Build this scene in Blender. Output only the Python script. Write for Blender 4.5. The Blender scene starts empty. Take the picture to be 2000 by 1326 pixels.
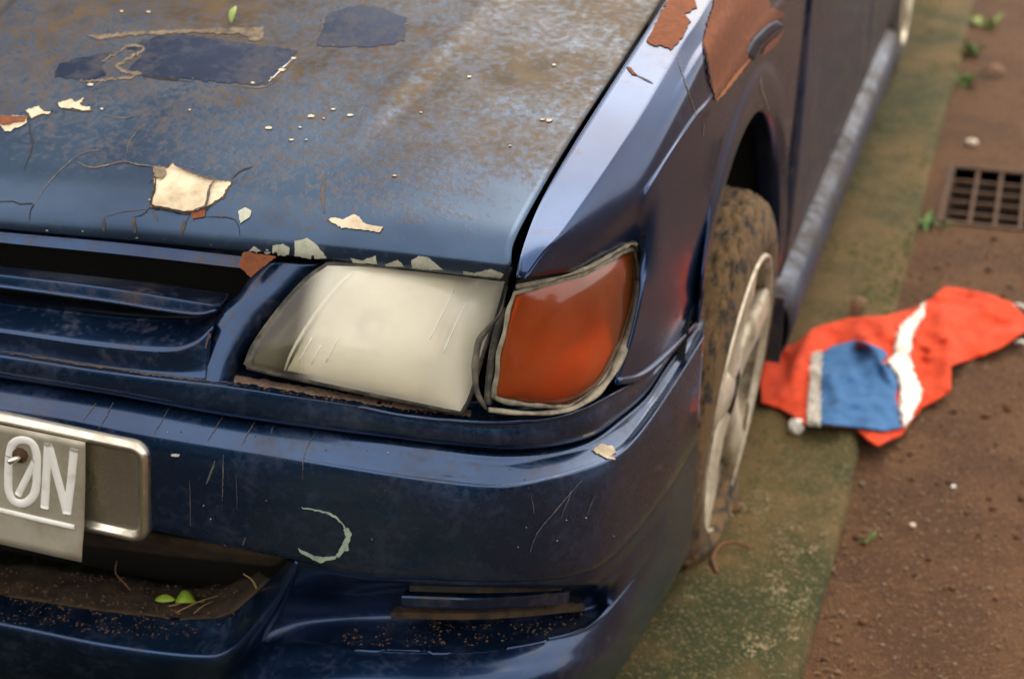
import bpy, bmesh, math, random
import numpy as np
from mathutils import Vector, Matrix, noise
from mathutils.bvhtree import BVHTree
from mathutils.geometry import delaunay_2d_cdt
random.seed(7); rng = np.random.default_rng(7)
S = bpy.context.scene
C = S.collection

# ------------------------------------------------------------------ camera
CAM = np.array([1.115, -2.055, 1.299]); YAW, PIT, ROL, FPX = -0.2977, -0.4277, 0.0033, 3327.0
FW = np.array([math.sin(YAW)*math.cos(PIT), math.cos(YAW)*math.cos(PIT), math.sin(PIT)])
RT = np.cross(FW, [0, 0, 1]); RT /= np.linalg.norm(RT); UP = np.cross(RT, FW)
_c, _s = math.cos(ROL), math.sin(ROL); RT, UP = _c*RT+_s*UP, -_s*RT+_c*UP
cd = bpy.data.cameras.new('camera'); cam = bpy.data.objects.new('camera', cd); C.objects.link(cam)
cam.matrix_world = Matrix([[RT[0], UP[0], -FW[0], CAM[0]], [RT[1], UP[1], -FW[1], CAM[1]], [RT[2], UP[2], -FW[2], CAM[2]], [0, 0, 0, 1]])
cd.sensor_width = 36; cd.lens = FPX/2000*36; cd.clip_start = 0.02; cd.clip_end = 500
cd.dof.use_dof = True; cd.dof.focus_distance = 1.53; cd.dof.aperture_fstop = 5.2; cd.dof.aperture_blades = 6
S.camera = cam
# ------------------------------------------------------------------ sky and sun
SUN_EL, SUN_AZ = math.radians(47), math.radians(4)     # azimuth from +y towards +x
w = bpy.data.worlds.new('World'); S.world = w; w.use_nodes = True
nt = w.node_tree; bg = nt.nodes['Background']
sky = nt.nodes.new('ShaderNodeTexSky'); sky.sky_type = 'NISHITA'; sky.sun_disc = False
sky.sun_elevation = SUN_EL; sky.sun_rotation = SUN_AZ; sky.dust_density = 4.0; sky.air_density = 1.2; sky.ozone_density = 1.0
hs = nt.nodes.new('ShaderNodeHueSaturation'); hs.inputs['Saturation'].default_value = 0.40
wm = nt.nodes.new('ShaderNodeMix'); wm.data_type = 'RGBA'; wm.blend_type = 'MULTIPLY'; wm.inputs['Factor'].default_value = 1; wm.inputs['B'].default_value = (1.0, .93, .80, 1)   # warm film stock
nt.links.new(sky.outputs[0], hs.inputs['Color']); nt.links.new(hs.outputs[0], wm.inputs['A'])
cv = nt.nodes.new('ShaderNodeMix'); cv.data_type = 'RGBA'; cv.inputs['Factor'].default_value = .75; cv.inputs['B'].default_value = (10.2, 9.5, 8.9, 1)   # even cloud veil
nt.links.new(wm.outputs['Result'], cv.inputs['A']); nt.links.new(cv.outputs['Result'], bg.inputs[0]); bg.inputs[1].default_value = 0.125
sl = bpy.data.lights.new('sun', 'SUN'); sl.energy = 1.0; sl.angle = math.radians(40); sl.color = (1.0, .87, .68)
so = bpy.data.objects.new('sun', sl); C.objects.link(so)
sd = Vector((math.sin(SUN_AZ)*math.cos(SUN_EL), math.cos(SUN_AZ)*math.cos(SUN_EL), math.sin(SUN_EL)))
so.rotation_euler = sd.to_track_quat('Z', 'Y').to_euler(); so.location = sd*20
vs = S.view_settings; vs.view_transform = 'Standard'; vs.look = 'None'; vs.exposure = 0.92; vs.gamma = 1
try: vs.use_curve_mapping = False
except Exception: pass

# ------------------------------------------------------------------ rays and guide surfaces
def ray(px, py):
    d = FW*FPX + RT*(px-1000) - UP*(py-663); return d/np.linalg.norm(d)
def onz(px, py, z=0.0): d = ray(px, py); return CAM+d*((z-CAM[2])/d[2])
def onx(px, py, x): d = ray(px, py); return CAM+d*((x-CAM[0])/d[0])
def cr(P, n=16):
    P = np.asarray(P, float); Q = np.concatenate([[2*P[0]-P[1]], P, [2*P[-1]-P[-2]]])
    t = np.linspace(0, 1, n, endpoint=False); t = t.reshape((n,)+(1,)*(P.ndim-1)); out = []
    for i in range(1, len(Q)-2):
        a, b, c, d = Q[i-1:i+3]
        out.append(.5*(2*b+(c-a)*t+(2*a-5*b+4*c-d)*t*t+(3*b-a-3*c+d)*t**3))
    return np.concatenate(out+[P[-1:]])
PLAN = cr(np.array([(-.9, -.60), (-.72, -.735), (-.3, -.80), (0, -.808), (.3, -.798), (.5, -.780), (.62, -.757), (.70, -.718), (.75, -.645), (.775, -.56), (.787, -.46), (.795, -.36), (.80, -.2), (.80, .3), (.80, 1.5), (.80, 4.0)]), 30)
_T = np.gradient(PLAN, axis=0); _T /= np.linalg.norm(_T, axis=1)[:, None]; _N = np.stack([_T[:, 1], -_T[:, 0]], 1)
def sheet(px, py, o=0.0, k=0.0, z0=0.6):
    """point where the pixel's ray meets the body side sheet, offset o outwards, leaning k per metre of height"""
    d = ray(px, py); ts = np.linspace(1.0, 4.2, 1601)
    P = CAM[None, :]+ts[:, None]*d; off = np.empty(len(ts))
    D = ((P[:, None, :2]-PLAN[None])**2).sum(2); i = D.argmin(1)
    off = ((P[:, :2]-PLAN[i])*_N[i]).sum(1); g = off-(o+k*(P[:, 2]-z0))
    s = np.where((g[:-1] > 0) & (g[1:] <= 0))[0]
    if len(s) == 0: j = np.abs(g).argmin(); return P[j]
    j = s[0]; a = g[j]/(g[j]-g[j+1]); return P[j]*(1-a)+P[j+1]*a
ZH = np.array([(-.80, .722), (-.72, .731), (-.66, .748), (-.53, .784), (-.38, .820), (-.2, .856), (0, .885), (.3, .915), (.6, .935)])
def zh(y): return np.interp(y, ZH[:, 0], ZH[:, 1])
def onh(px, py, dz=0.0):
    d = ray(px, py); t = np.linspace(.9, 3.5, 3000); P = CAM+t[:, None]*d
    g = P[:, 2]-zh(P[:, 1])-dz; j = np.where(g <= 0)[0][0]; return P[j]
def curve(pts, guide, N=96, x0=False):
    """pts are (px,py[,o]) on a guide -> N points evenly along a smooth 3D curve; x0 extends it to the centre line"""
    P = [guide(*p) for p in pts]
    if x0:
        a, b = P[0], P[1]; q = a+(a-b)*(a[0]/(b[0]-a[0])); q[0] = 0
        q[1] = a[1]-.006; q[2] = a[2]+.3*(q[2]-a[2]); P = [q]+P
    return resample(cr(np.array(P), 16), N)
def resample(Q, N):
    L = np.concatenate([[0], np.cumsum(np.linalg.norm(np.diff(Q, axis=0), axis=1))]); s = np.linspace(0, L[-1], N)
    return np.stack([np.interp(s, L, Q[:, i]) for i in range(3)], 1)
def F(o=0.0, k=0.0, z0=.6):
    return lambda px, py, oo=None: sheet(px, py, o if oo is None else oo, k, z0)

# ------------------------------------------------------------------ materials
def mat(name, col, rough=.5, metal=0.0, coat=0.0, coatr=.05, noise_amt=.0, col2=None, nscale=20, lo=.45, hi=.62, bump=0.0, bscale=80, detail=6, rough2=None, spec=.5, trans=0.0, sss=0.0, stretch=None):
    m = bpy.data.materials.new(name); m.use_nodes = True; n = m.node_tree; L = n.links; b = n.nodes['Principled BSDF']
    b.inputs['Base Color'].default_value = (*col, 1); b.inputs['Roughness'].default_value = rough; b.inputs['Metallic'].default_value = metal
    b.inputs['Coat Weight'].default_value = coat; b.inputs['Coat Roughness'].default_value = coatr; b.inputs['Specular IOR Level'].default_value = spec
    b.inputs['Transmission Weight'].default_value = trans; b.inputs['Subsurface Weight'].default_value = sss
    tc = n.nodes.new('ShaderNodeTexCoord'); src = tc.outputs['Object']
    if stretch:
        mp = n.nodes.new('ShaderNodeMapping'); mp.inputs['Scale'].default_value = stretch; L.new(src, mp.inputs[0]); src = mp.outputs[0]
    if col2:
        t = n.nodes.new('ShaderNodeTexNoise'); t.inputs['Scale'].default_value = nscale; t.inputs['Detail'].default_value = detail; t.inputs['Roughness'].default_value = .65
        r = n.nodes.new('ShaderNodeValToRGB'); r.color_ramp.elements[0].position = lo; r.color_ramp.elements[1].position = hi
        mx = n.nodes.new('ShaderNodeMix'); mx.data_type = 'RGBA'; mx.inputs['A'].default_value = (*col, 1); mx.inputs['B'].default_value = (*col2, 1)
        L.new(src, t.inputs['Vector']); L.new(t.outputs[0], r.inputs[0]); L.new(r.outputs[0], mx.inputs['Factor']); L.new(mx.outputs['Result'], b.inputs['Base Color'])
        if rough2 is not None:
            mr = n.nodes.new('ShaderNodeMapRange'); mr.inputs['To Min'].default_value = rough; mr.inputs['To Max'].default_value = rough2
            L.new(r.outputs[0], mr.inputs[0]); L.new(mr.outputs[0], b.inputs['Roughness'])
    if bump:
        t2 = n.nodes.new('ShaderNodeTexNoise'); t2.inputs['Scale'].default_value = bscale; t2.inputs['Detail'].default_value = 5
        bp = n.nodes.new('ShaderNodeBump'); bp.inputs['Strength'].default_value = min(1, bump*200); bp.inputs['Distance'].default_value = bump
        L.new(src, t2.inputs['Vector']); L.new(t2.outputs[0], bp.inputs['Height']); L.new(bp.outputs[0], b.inputs['Normal'])
    return m
BLUE = (.010, .035, .104)
def paint(name, dirt, rough, coat, dirtcol=(.105, .066, .036), lo=.5, hi=.66, scale=(14, 90), ymask=None, blue=BLUE, coatr=.08, zmask=None, wob=.0006, cior=1.5, metal=.85, drough=.75, dcoat=1.0, fw=.38):
    """aged blue paint under patchy brown grime, with fine speckle and slightly uneven sheet metal"""
    m = bpy.data.materials.new(name); m.use_nodes = True; n = m.node_tree; L = n.links; b = n.nodes['Principled BSDF']
    N = lambda t: n.nodes.new('ShaderNode'+t)
    tc = N('TexCoord')
    def noi(s, d=8, r=.7):
        t = N('TexNoise'); t.inputs['Scale'].default_value = s; t.inputs['Detail'].default_value = d; t.inputs['Roughness'].default_value = r; L.new(tc.outputs['Object'], t.inputs['Vector']); return t.outputs[0]
    def math_(op, a, c):
        k = N('Math'); k.operation = op
        for i, v in enumerate((a, c)):
            if isinstance(v, (int, float)): k.inputs[i].default_value = v
            else: L.new(v, k.inputs[i])
        return k.outputs[0]
    a = math_('ADD', math_('MULTIPLY', noi(scale[0]), 1-fw), math_('MULTIPLY', noi(scale[1], 5, .6), fw))
    if ymask or zmask:
        sp = N('SeparateXYZ'); L.new(tc.outputs['Object'], sp.inputs[0])
        for ax, mk in ((1, ymask), (2, zmask)):
            if mk:
                mr = N('MapRange'); L.new(sp.outputs[ax], mr.inputs[0]); mr.inputs[1].default_value = mk[0]; mr.inputs[2].default_value = mk[1]; mr.inputs[3].default_value = mk[2]; mr.inputs[4].default_value = mk[3]
                a = math_('ADD', a, mr.outputs[0])
    r = N('ValToRGB'); r.color_ramp.elements[0].position = lo; r.color_ramp.elements[1].position = hi; L.new(a, r.inputs[0])
    fac = math_('MULTIPLY', r.outputs[0], dirt)
    tone = N('ValToRGB'); L.new(noi(5, 4, .6), tone.inputs[0]); e = tone.color_ramp.elements
    e[0].position = .35; e[0].color = (blue[0]*.8, blue[1]*.8, blue[2]*.8, 1); e[1].position = .65; e[1].color = (blue[0]*1.5+.003, blue[1]*1.45+.003, blue[2]*1.3, 1)
    dt = N('ValToRGB'); L.new(noi(30, 6, .7), dt.inputs[0]); e = dt.color_ramp.elements
    e[0].position = .35; e[0].color = tuple(c*.55 for c in dirtcol)+(1,); e[1].position = .68; e[1].color = (dirtcol[0]*1.35, dirtcol[1]*1.3, dirtcol[2]*1.15, 1)
    mx = N('Mix'); mx.data_type = 'RGBA'; L.new(fac, mx.inputs['Factor']); L.new(tone.outputs[0], mx.inputs['A']); L.new(dt.outputs[0], mx.inputs['B'])
    L.new(mx.outputs['Result'], b.inputs['Base Color'])
    mr = N('MapRange'); L.new(math_('ADD', fac, math_('MULTIPLY', noi(60, 4), .12)), mr.inputs[0]); mr.inputs[3].default_value = rough; mr.inputs[4].default_value = drough
    L.new(mr.outputs[0], b.inputs['Roughness'])
    L.new(math_('SUBTRACT', .5, math_('MULTIPLY', fac, .38)), b.inputs['Specular IOR Level']); L.new(math_('MULTIPLY', math_('SUBTRACT', 1.0, fac), metal), b.inputs['Metallic'])
    k = math_('MULTIPLY', math_('SUBTRACT', 1.0, math_('MULTIPLY', fac, dcoat)), coat); L.new(k, b.inputs['Coat Weight']); b.inputs['Coat Roughness'].default_value = coatr; b.inputs['Coat IOR'].default_value = cior
    bp = N('Bump'); bp.inputs['Distance'].default_value = wob; bp.inputs['Strength'].default_value = .5; L.new(noi(7, 2, .5), bp.inputs['Height'])
    bp2 = N('Bump'); bp2.inputs['Distance'].default_value = .0006; bp2.inputs['Strength'].default_value = .5; L.new(fac, bp2.inputs['Height']); L.new(bp.outputs[0], bp2.inputs['Normal'])
    L.new(bp2.outputs[0], b.inputs['Normal'])
    return m
M = {}
M['hood'] = paint('hood_paint', .94, .34, .14, (.080, .052, .026), .38, .60, (8, 120), ymask=(-.72, -.42, -.17, .035), coatr=.2, blue=(.032, .062, .125), cior=1.6, metal=.75, drough=.7, dcoat=.4, fw=.5)
M['clean'] = paint('clean_paint', .6, .4, .0, (.08, .06, .04), .47, .68, (20, 90), coatr=.2, blue=(.016, .028, .07))
M['fend'] = paint('fender_paint', .35, .2, .28, (.09, .06, .035), .55, .78, (9, 70), coatr=.10, cior=1.5, wob=.0003, metal=.7, blue=(.011, .033, .105))
M['bump'] = paint('bumper_paint', .6, .24, .55, (.07, .052, .034), .49, .72, (13, 130), coatr=.08, wob=.0003, cior=1.6)
M['low'] = paint('low_bumper_paint', .6, .3, .5, (.07, .045, .025), .5, .72, (20, 140), coatr=.16)
M['grille'] = paint('grille_paint', .75, .26, .6, (.09, .06, .035), .49, .68, (22, 110), coatr=.14)
M['door'] = paint('door_paint', .8, .3, .3, (.085, .055, .03), .44, .62, (8, 50), coatr=.1, zmask=(.25, .7, .1, -.05))
M['black'] = mat('dark_void', (.006, .006, .006), .9)
M['plastic'] = mat('black_plastic', (.014, .015, .015), .6, col2=(.07, .045, .025), nscale=40, lo=.5, hi=.7)
M['primer'] = mat('cream_primer', (.58, .50, .36), .8, col2=(.30, .20, .10), nscale=34, lo=.46, hi=.76, bump=.0006, bscale=60)
M['pale'] = mat('pale_filler', (.48, .50, .40), .8, col2=(.32, .33, .27), nscale=90, lo=.4, hi=.7)
M['green'] = mat('green_undercoat', (.33, .42, .33), .8, col2=(.2, .28, .24), nscale=120)
M['rust'] = mat('rust', (.21, .062, .02), .95, col2=(.12, .036, .014), nscale=120, lo=.35, hi=.65, bump=.001, bscale=220, rough2=.9)
M['tan'] = mat('tan_peel', (.19, .145, .095), .85, col2=(.075, .055, .04), nscale=85, lo=.38, hi=.62)
M['crack'] = mat('crack', (.018, .012, .008), .9)
M['stain'] = mat('rust_stain', (.085, .055, .034), .8, col2=(.035, .04, .055), nscale=70, lo=.4, hi=.6)
M['dust'] = mat('dust_streak', (.12, .1, .09), .8, col2=(.04, .04, .07), nscale=90, lo=.35, hi=.6)
M['grime'] = mat('edge_grime', (.05, .034, .02), .85, col2=(.12, .075, .035), nscale=90, lo=.45, hi=.7)
M['dirt'] = mat('packed_dirt', (.055, .034, .017), .95, col2=(.022, .015, .009), nscale=45, bump=.003, bscale=70)
M['alu'] = mat('weathered_aluminium', (.80, .76, .66), .26, metal=1, col2=(.30, .26, .19), nscale=30, lo=.4, hi=.75, rough2=.55, bump=.0006, bscale=25)
M['plate'] = mat('plate_face', (.46, .43, .35), .4, metal=.4, col2=(.26, .23, .16), nscale=18, lo=.42, hi=.75, rough2=.65)
M['white'] = mat('white_enamel', (.78, .78, .74), .4, col2=(.55, .52, .45), nscale=60, lo=.55, hi=.8)
M['alloy'] = mat('alloy_wheel', (.74, .67, .52), .40, metal=.45, col2=(.16, .115, .06), nscale=17, lo=.44, hi=.72, rough2=.75, detail=10)
M['tyre'] = mat('muddy_tyre', (.135, .078, .032), .95, col2=(.022, .019, .014), nscale=75, lo=.46, hi=.62, bump=.004, bscale=110, stretch=(1, .5, .5))
M['rubber'] = mat('old_rubber', (.035, .033, .028), .8, col2=(.16, .14, .105), nscale=50, lo=.45, hi=.7)
M['seal'] = mat('dried_sealant', (.30, .27, .20), .7, col2=(.12, .11, .08), nscale=60, lo=.42, hi=.66, bump=.0012, bscale=160)
M['glass'] = mat('window_glass', (.01, .012, .012), .04, coat=1)
def lens_mat(name, haze_col, tint, haze, rough=.12, nscale=9, xr=None):
    m = bpy.data.materials.new(name); m.use_nodes = True; n = m.node_tree; L = n.links; b = n.nodes['Principled BSDF']; out = n.nodes['Material Output']
    b.inputs['Base Color'].default_value = (*haze_col, 1); b.inputs['Roughness'].default_value = rough+.25; b.inputs['Coat Weight'].default_value = .8; b.inputs['Coat Roughness'].default_value = rough
    tr = n.nodes.new('ShaderNodeBsdfTransparent'); tr.inputs[0].default_value = (*tint, 1)
    tl = n.nodes.new('ShaderNodeBsdfTranslucent'); tl.inputs[0].default_value = (*haze_col, 1)
    gl = n.nodes.new('ShaderNodeBsdfGlossy'); gl.inputs['Roughness'].default_value = rough
    fr = n.nodes.new('ShaderNodeFresnel'); fr.inputs[0].default_value = 1.45
    tc = n.nodes.new('ShaderNodeTexCoord'); t = n.nodes.new('ShaderNodeTexNoise'); t.inputs['Scale'].default_value = nscale; t.inputs['Detail'].default_value = 5; L.new(tc.outputs['Object'], t.inputs[0])
    mr = n.nodes.new('ShaderNodeMapRange'); mr.inputs[1].default_value = .3; mr.inputs[2].default_value = .7; mr.inputs[3].default_value = haze-.12; mr.inputs[4].default_value = haze+.12; L.new(t.outputs[0], mr.inputs[0]); hz = mr.outputs[0]
    if xr:      # sun-hazed all over but for the sheltered inner end
        sx = n.nodes.new('ShaderNodeSeparateXYZ'); L.new(tc.outputs['Object'], sx.inputs[0]); ab = n.nodes.new('ShaderNodeMath'); ab.operation = 'ABSOLUTE'; L.new(sx.outputs[0], ab.inputs[0])
        m2 = n.nodes.new('ShaderNodeMapRange'); m2.interpolation_type = 'SMOOTHSTEP'; L.new(ab.outputs[0], m2.inputs[0]); m2.inputs[1].default_value, m2.inputs[2].default_value, m2.inputs[3].default_value, m2.inputs[4].default_value = xr[0], xr[1], .08, 1
        mm = n.nodes.new('ShaderNodeMath'); mm.operation = 'MULTIPLY'; L.new(hz, mm.inputs[0]); L.new(m2.outputs[0], mm.inputs[1]); hz = mm.outputs[0]
    a = n.nodes.new('ShaderNodeMixShader'); a.inputs[0].default_value = .15; L.new(b.outputs[0], a.inputs[1]); L.new(tl.outputs[0], a.inputs[2])
    c = n.nodes.new('ShaderNodeMixShader'); L.new(hz, c.inputs[0]); L.new(tr.outputs[0], c.inputs[1]); L.new(a.outputs[0], c.inputs[2])
    d = n.nodes.new('ShaderNodeMixShader'); L.new(fr.outputs[0], d.inputs[0]); L.new(c.outputs[0], d.inputs[1]); L.new(gl.outputs[0], d.inputs[2])
    L.new(d.outputs[0], out.inputs[0]); return m
M['lens'] = lens_mat('hazed_lens', (.98, .94, .77), (.97, .95, .85), .60, xr=(.497, .528))
M['amber'] = lens_mat('amber_lens', (.34, .10, .022), (.86, .25, .03), .36, .09, 22)
M['reflector'] = mat('reflector', (.96, .93, .82), .3, metal=.1)
M['bezel'] = mat('lamp_bezel', (.06, .05, .022), .5)
M['red'] = mat('red_felt', (.66, .058, .012), .95, col2=(.54, .042, .010), nscale=40, bump=.0012, bscale=260)
M['bluefelt'] = mat('blue_felt', (.045, .15, .34), .95, col2=(.03, .11, .27), nscale=40, bump=.0012, bscale=260)
M['fluff'] = mat('white_fleece', (.88, .85, .78), 1.0, col2=(.76, .72, .64), nscale=80, bump=.003, bscale=150)
M['leafg'] = mat('green_leaf', (.28, .42, .04), .5)
M['weed'] = mat('weed_leaf', (.09, .17, .035), .6, col2=(.14, .24, .06), nscale=50)
M['palew'] = mat('pale_weed_leaf', (.26, .34, .09), .6)
M['grass'] = mat('grass_blade', (.06, .10, .02), .7)
M['straw'] = mat('dry_straw', (.30, .19, .08), .8)
M['deadleaf'] = mat('dead_leaf', (.17, .075, .03), .8, col2=(.09, .04, .02), nscale=60)
M['stone'] = mat('pale_stone', (.62, .52, .40), .8)
M['iron'] = mat('rusty_iron', (.055, .026, .013), .9, col2=(.09, .045, .02), nscale=60)

# ------------------------------------------------------------------ mesh helpers
def link(name, verts, faces, m, parent=None, smooth=True, solid=0.0, offset=-1):
    me = bpy.data.meshes.new(name); me.from_pydata([tuple(map(float, v)) for v in verts], [], faces); me.update()
    o = bpy.data.objects.new(name, me); C.objects.link(o); o.parent = parent
    if m: me.materials.append(m)
    if smooth: me.polygons.foreach_set('use_smooth', [True]*len(me.polygons))
    if solid:
        s = o.modifiers.new('thickness', 'SOLIDIFY'); s.thickness = solid; s.offset = offset
    return o
def tag(o, label, cat, group=None, kind=None):
    if label: o['label'] = label
    if cat: o['category'] = cat
    if group: o['group'] = group
    if kind: o['kind'] = kind
    return o
def gridfaces(r, c, base=0, flip=False):
    f = []
    for i in range(r-1):
        for j in range(c-1):
            a = base+i*c+j; q = (a, a+1, a+c+1, a+c)
            f.append(q[::-1] if flip else q)
    return f
def loft(rows, nv=6):
    """rows: list of equally long point arrays -> smooth grid (R,C,3)"""
    return cr(np.array(rows), nv)
class Mesh:
    def __init__(s): s.v = []; s.f = []
    def grid(s, G, flip=False):
        r, c = G.shape[:2]; b = len(s.v); s.v += [tuple(p) for p in G.reshape(-1, 3)]; s.f += gridfaces(r, c, b, flip); return s
    def box(s, lo, hi):
        b = len(s.v); (x0, y0, z0), (x1, y1, z1) = lo, hi
        s.v += [(x0, y0, z0), (x1, y0, z0), (x1, y1, z0), (x0, y1, z0), (x0, y0, z1), (x1, y0, z1), (x1, y1, z1), (x0, y1, z1)]
        s.f += [tuple(b+i for i in q) for q in ((0, 3, 2, 1), (4, 5, 6, 7), (0, 1, 5, 4), (1, 2, 6, 5), (2, 3, 7, 6), (3, 0, 4, 7))]; return s
    def tube(s, P, r, n=10, cap=True, squash=None):
        P = np.asarray(P, float); b = len(s.v); k = len(P); R = np.broadcast_to(np.asarray(r, float), (k,))
        T = np.gradient(P, axis=0); u = None
        for i in range(k):
            t = T[i]/(np.linalg.norm(T[i])+1e-12)
            if u is None:
                h = np.array([0, 0, 1.0]) if abs(t[2]) < .8 else np.array([1.0, 0, 0]); u = np.cross(t, h)
            u = u-t*(u@t); u /= np.linalg.norm(u)+1e-12; v = np.cross(t, u)
            for j in range(n):
                a = 2*math.pi*j/n; s.v.append(tuple(P[i]+R[i]*(math.cos(a)*u+math.sin(a)*v*(squash or 1))))
        for i in range(k-1):
            for j in range(n): s.f.append((b+i*n+j, b+i*n+(j+1) % n, b+(i+1)*n+(j+1) % n, b+(i+1)*n+j))
        if cap: s.f.append(tuple(b+j for j in range(n))[::-1]); s.f.append(tuple(b+(k-1)*n+j for j in range(n)))
        return s
    def obj(s, name, m, parent=None, **k): return link(name, s.v, s.f, m, parent, **k)
    def bvh(s): return BVHTree.FromPolygons([Vector(v) for v in s.v], s.f)
def mirror(o):
    md = o.modifiers.new('mirror', 'MIRROR'); md.use_axis[0] = True; md.merge_threshold = .0015
    return o
def facing(G):
    """flip so the normals look out of the car (towards the front camera side)"""
    n = np.cross(G[1:, :-1]-G[:-1, :-1], G[:-1, 1:]-G[:-1, :-1]).reshape(-1, 3).sum(0)
    c = CAM-G.reshape(-1, 3).mean(0); return (n@c) > 0
def cast(px, py, bvh, lift=0.0):
    d = Vector(ray(px, py)); h = bvh.ray_cast(Vector(CAM), d)
    if h[0] is None: return None
    n = h[1] if h[1].dot(d) < 0 else -h[1]
    return np.array(h[0]+n*lift)
def decal(name, poly, bvh, m, parent, lift=.0011, jag=2.0, step=9, sc=1.0, org=(0, 0), seed=0, thick=.0012, curl=0.0):
    """thin flake of paint or rust lying on a panel: outline traced on the panel, ragged edge, real thickness"""
    poly = [(org[0]+x*sc, org[1]+y*sc) for x, y in poly]; rs = random.Random(seed+len(poly)*13+int(poly[0][0]))
    B = []
    for i in range(len(poly)):
        a, b = poly[i], poly[(i+1) % len(poly)]; L = math.hypot(b[0]-a[0], b[1]-a[1]); k = max(1, int(L/max(3, step*.55)))
        for j in range(k):
            t = j/k; B.append((a[0]+(b[0]-a[0])*t+rs.uniform(-jag, jag), a[1]+(b[1]-a[1])*t+rs.uniform(-jag, jag)))
    xs = [p[0] for p in B]; ys = [p[1] for p in B]; I = []
    def inside(x, y):
        c = False; n = len(B)
        for i in range(n):
            x1, y1 = B[i]; x2, y2 = B[i-1]
            if (y1 > y) != (y2 > y) and x < (x2-x1)*(y-y1)/(y2-y1)+x1: c = not c
        return c
    x = min(xs)+step*.5
    while x < max(xs):
        y = min(ys)+step*.5
        while y < max(ys):
            if inside(x, y): I.append((x+rs.uniform(-1, 1)*step*.25, y+rs.uniform(-1, 1)*step*.25))
            y += step
        x += step
    nb = len(B); r = delaunay_2d_cdt([Vector(p) for p in B+I], [], [list(range(nb))], 2, 1e-4)
    V = []; ok = []; cx = sum(xs)/len(xs); cy = sum(ys)/len(ys)
    for i, p in enumerate(r[0]):
        l = lift
        q = cast(p.x, p.y, bvh, l)
        ok.append(q is not None); V.append(q if q is not None else (0, 0, 0))
    Fc = [tuple(f) for f in r[2] if all(ok[i] for i in f)]
    if not Fc: return None
    used = sorted({i for f in Fc for i in f}); mp = {u: k for k, u in enumerate(used)}; V = [V[u] for u in used]; Fc = [tuple(mp[i] for i in f) for f in Fc]
    a, b, c = (np.array(V[i]) for i in Fc[0]); nn = np.cross(b-a, c-a)
    if nn@(CAM-a) < 0: Fc = [f[::-1] for f in Fc]
    # a hard little step all round: the film's edge
    cnt = {}
    for f_ in Fc:
        for a_, b_ in zip(f_, f_[1:]+f_[:1]): cnt[(a_, b_)] = 1
    V = [np.array(v_) for v_ in V]; nt_ = len(Fc)
    for a_, b_ in [e_ for e_ in cnt if (e_[1], e_[0]) not in cnt]:
        pa, pb = V[a_], V[b_]; t_ = (CAM-pa)/np.linalg.norm(CAM-pa); k_ = len(V); V += [pa, pb, pb-t_*(lift+thick), pa-t_*(lift+thick)]; Fc.append((k_+3, k_+2, k_+1, k_))
    return link(name, V, Fc, m, parent, smooth=True)
def ribbon(name, pts, width, bvh, m, parent, lift=.0006, sc=1.0, org=(0, 0), jag=.6, seed=1, taper=True, closed=False):
    """narrow strip (crack, scratch, run of dirt) following a line on a panel"""
    P = np.array([(org[0]+x*sc, org[1]+y*sc, 0) for x, y in pts], float); Q = cr(P, 8) if len(P) > 2 else P
    L = np.linalg.norm(np.diff(Q, axis=0), axis=1).sum(); Q = resample(Q, max(6, int(L/5))); T = np.gradient(Q, axis=0); rs = random.Random(seed+int(P[0, 0]*7))
    V = []; k = len(Q)
    for i in range(k):
        t = T[i]/(np.linalg.norm(T[i])+1e-9); nx, ny = -t[1], t[0]; u = i/(k-1); wd = width*.5*(1 if not taper else .35+.65*math.sin(math.pi*min(max(u, .04), .96)))*rs.uniform(.7, 1.3)
        jx, jy = rs.uniform(-jag, jag), rs.uniform(-jag, jag)
        a = cast(Q[i, 0]+nx*wd+jx, Q[i, 1]+ny*wd+jy, bvh, lift); b = cast(Q[i, 0]-nx*wd+jx, Q[i, 1]-ny*wd+jy, bvh, lift)
        if a is None or b is None or np.linalg.norm(a-b) > .05: continue
        V += [a, b]
    Fc = [(i, i+1, i+3, i+2) for i in range(0, len(V)-2, 2)]
    if not Fc: return None
    return link(name, V, Fc, m, parent)

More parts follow.
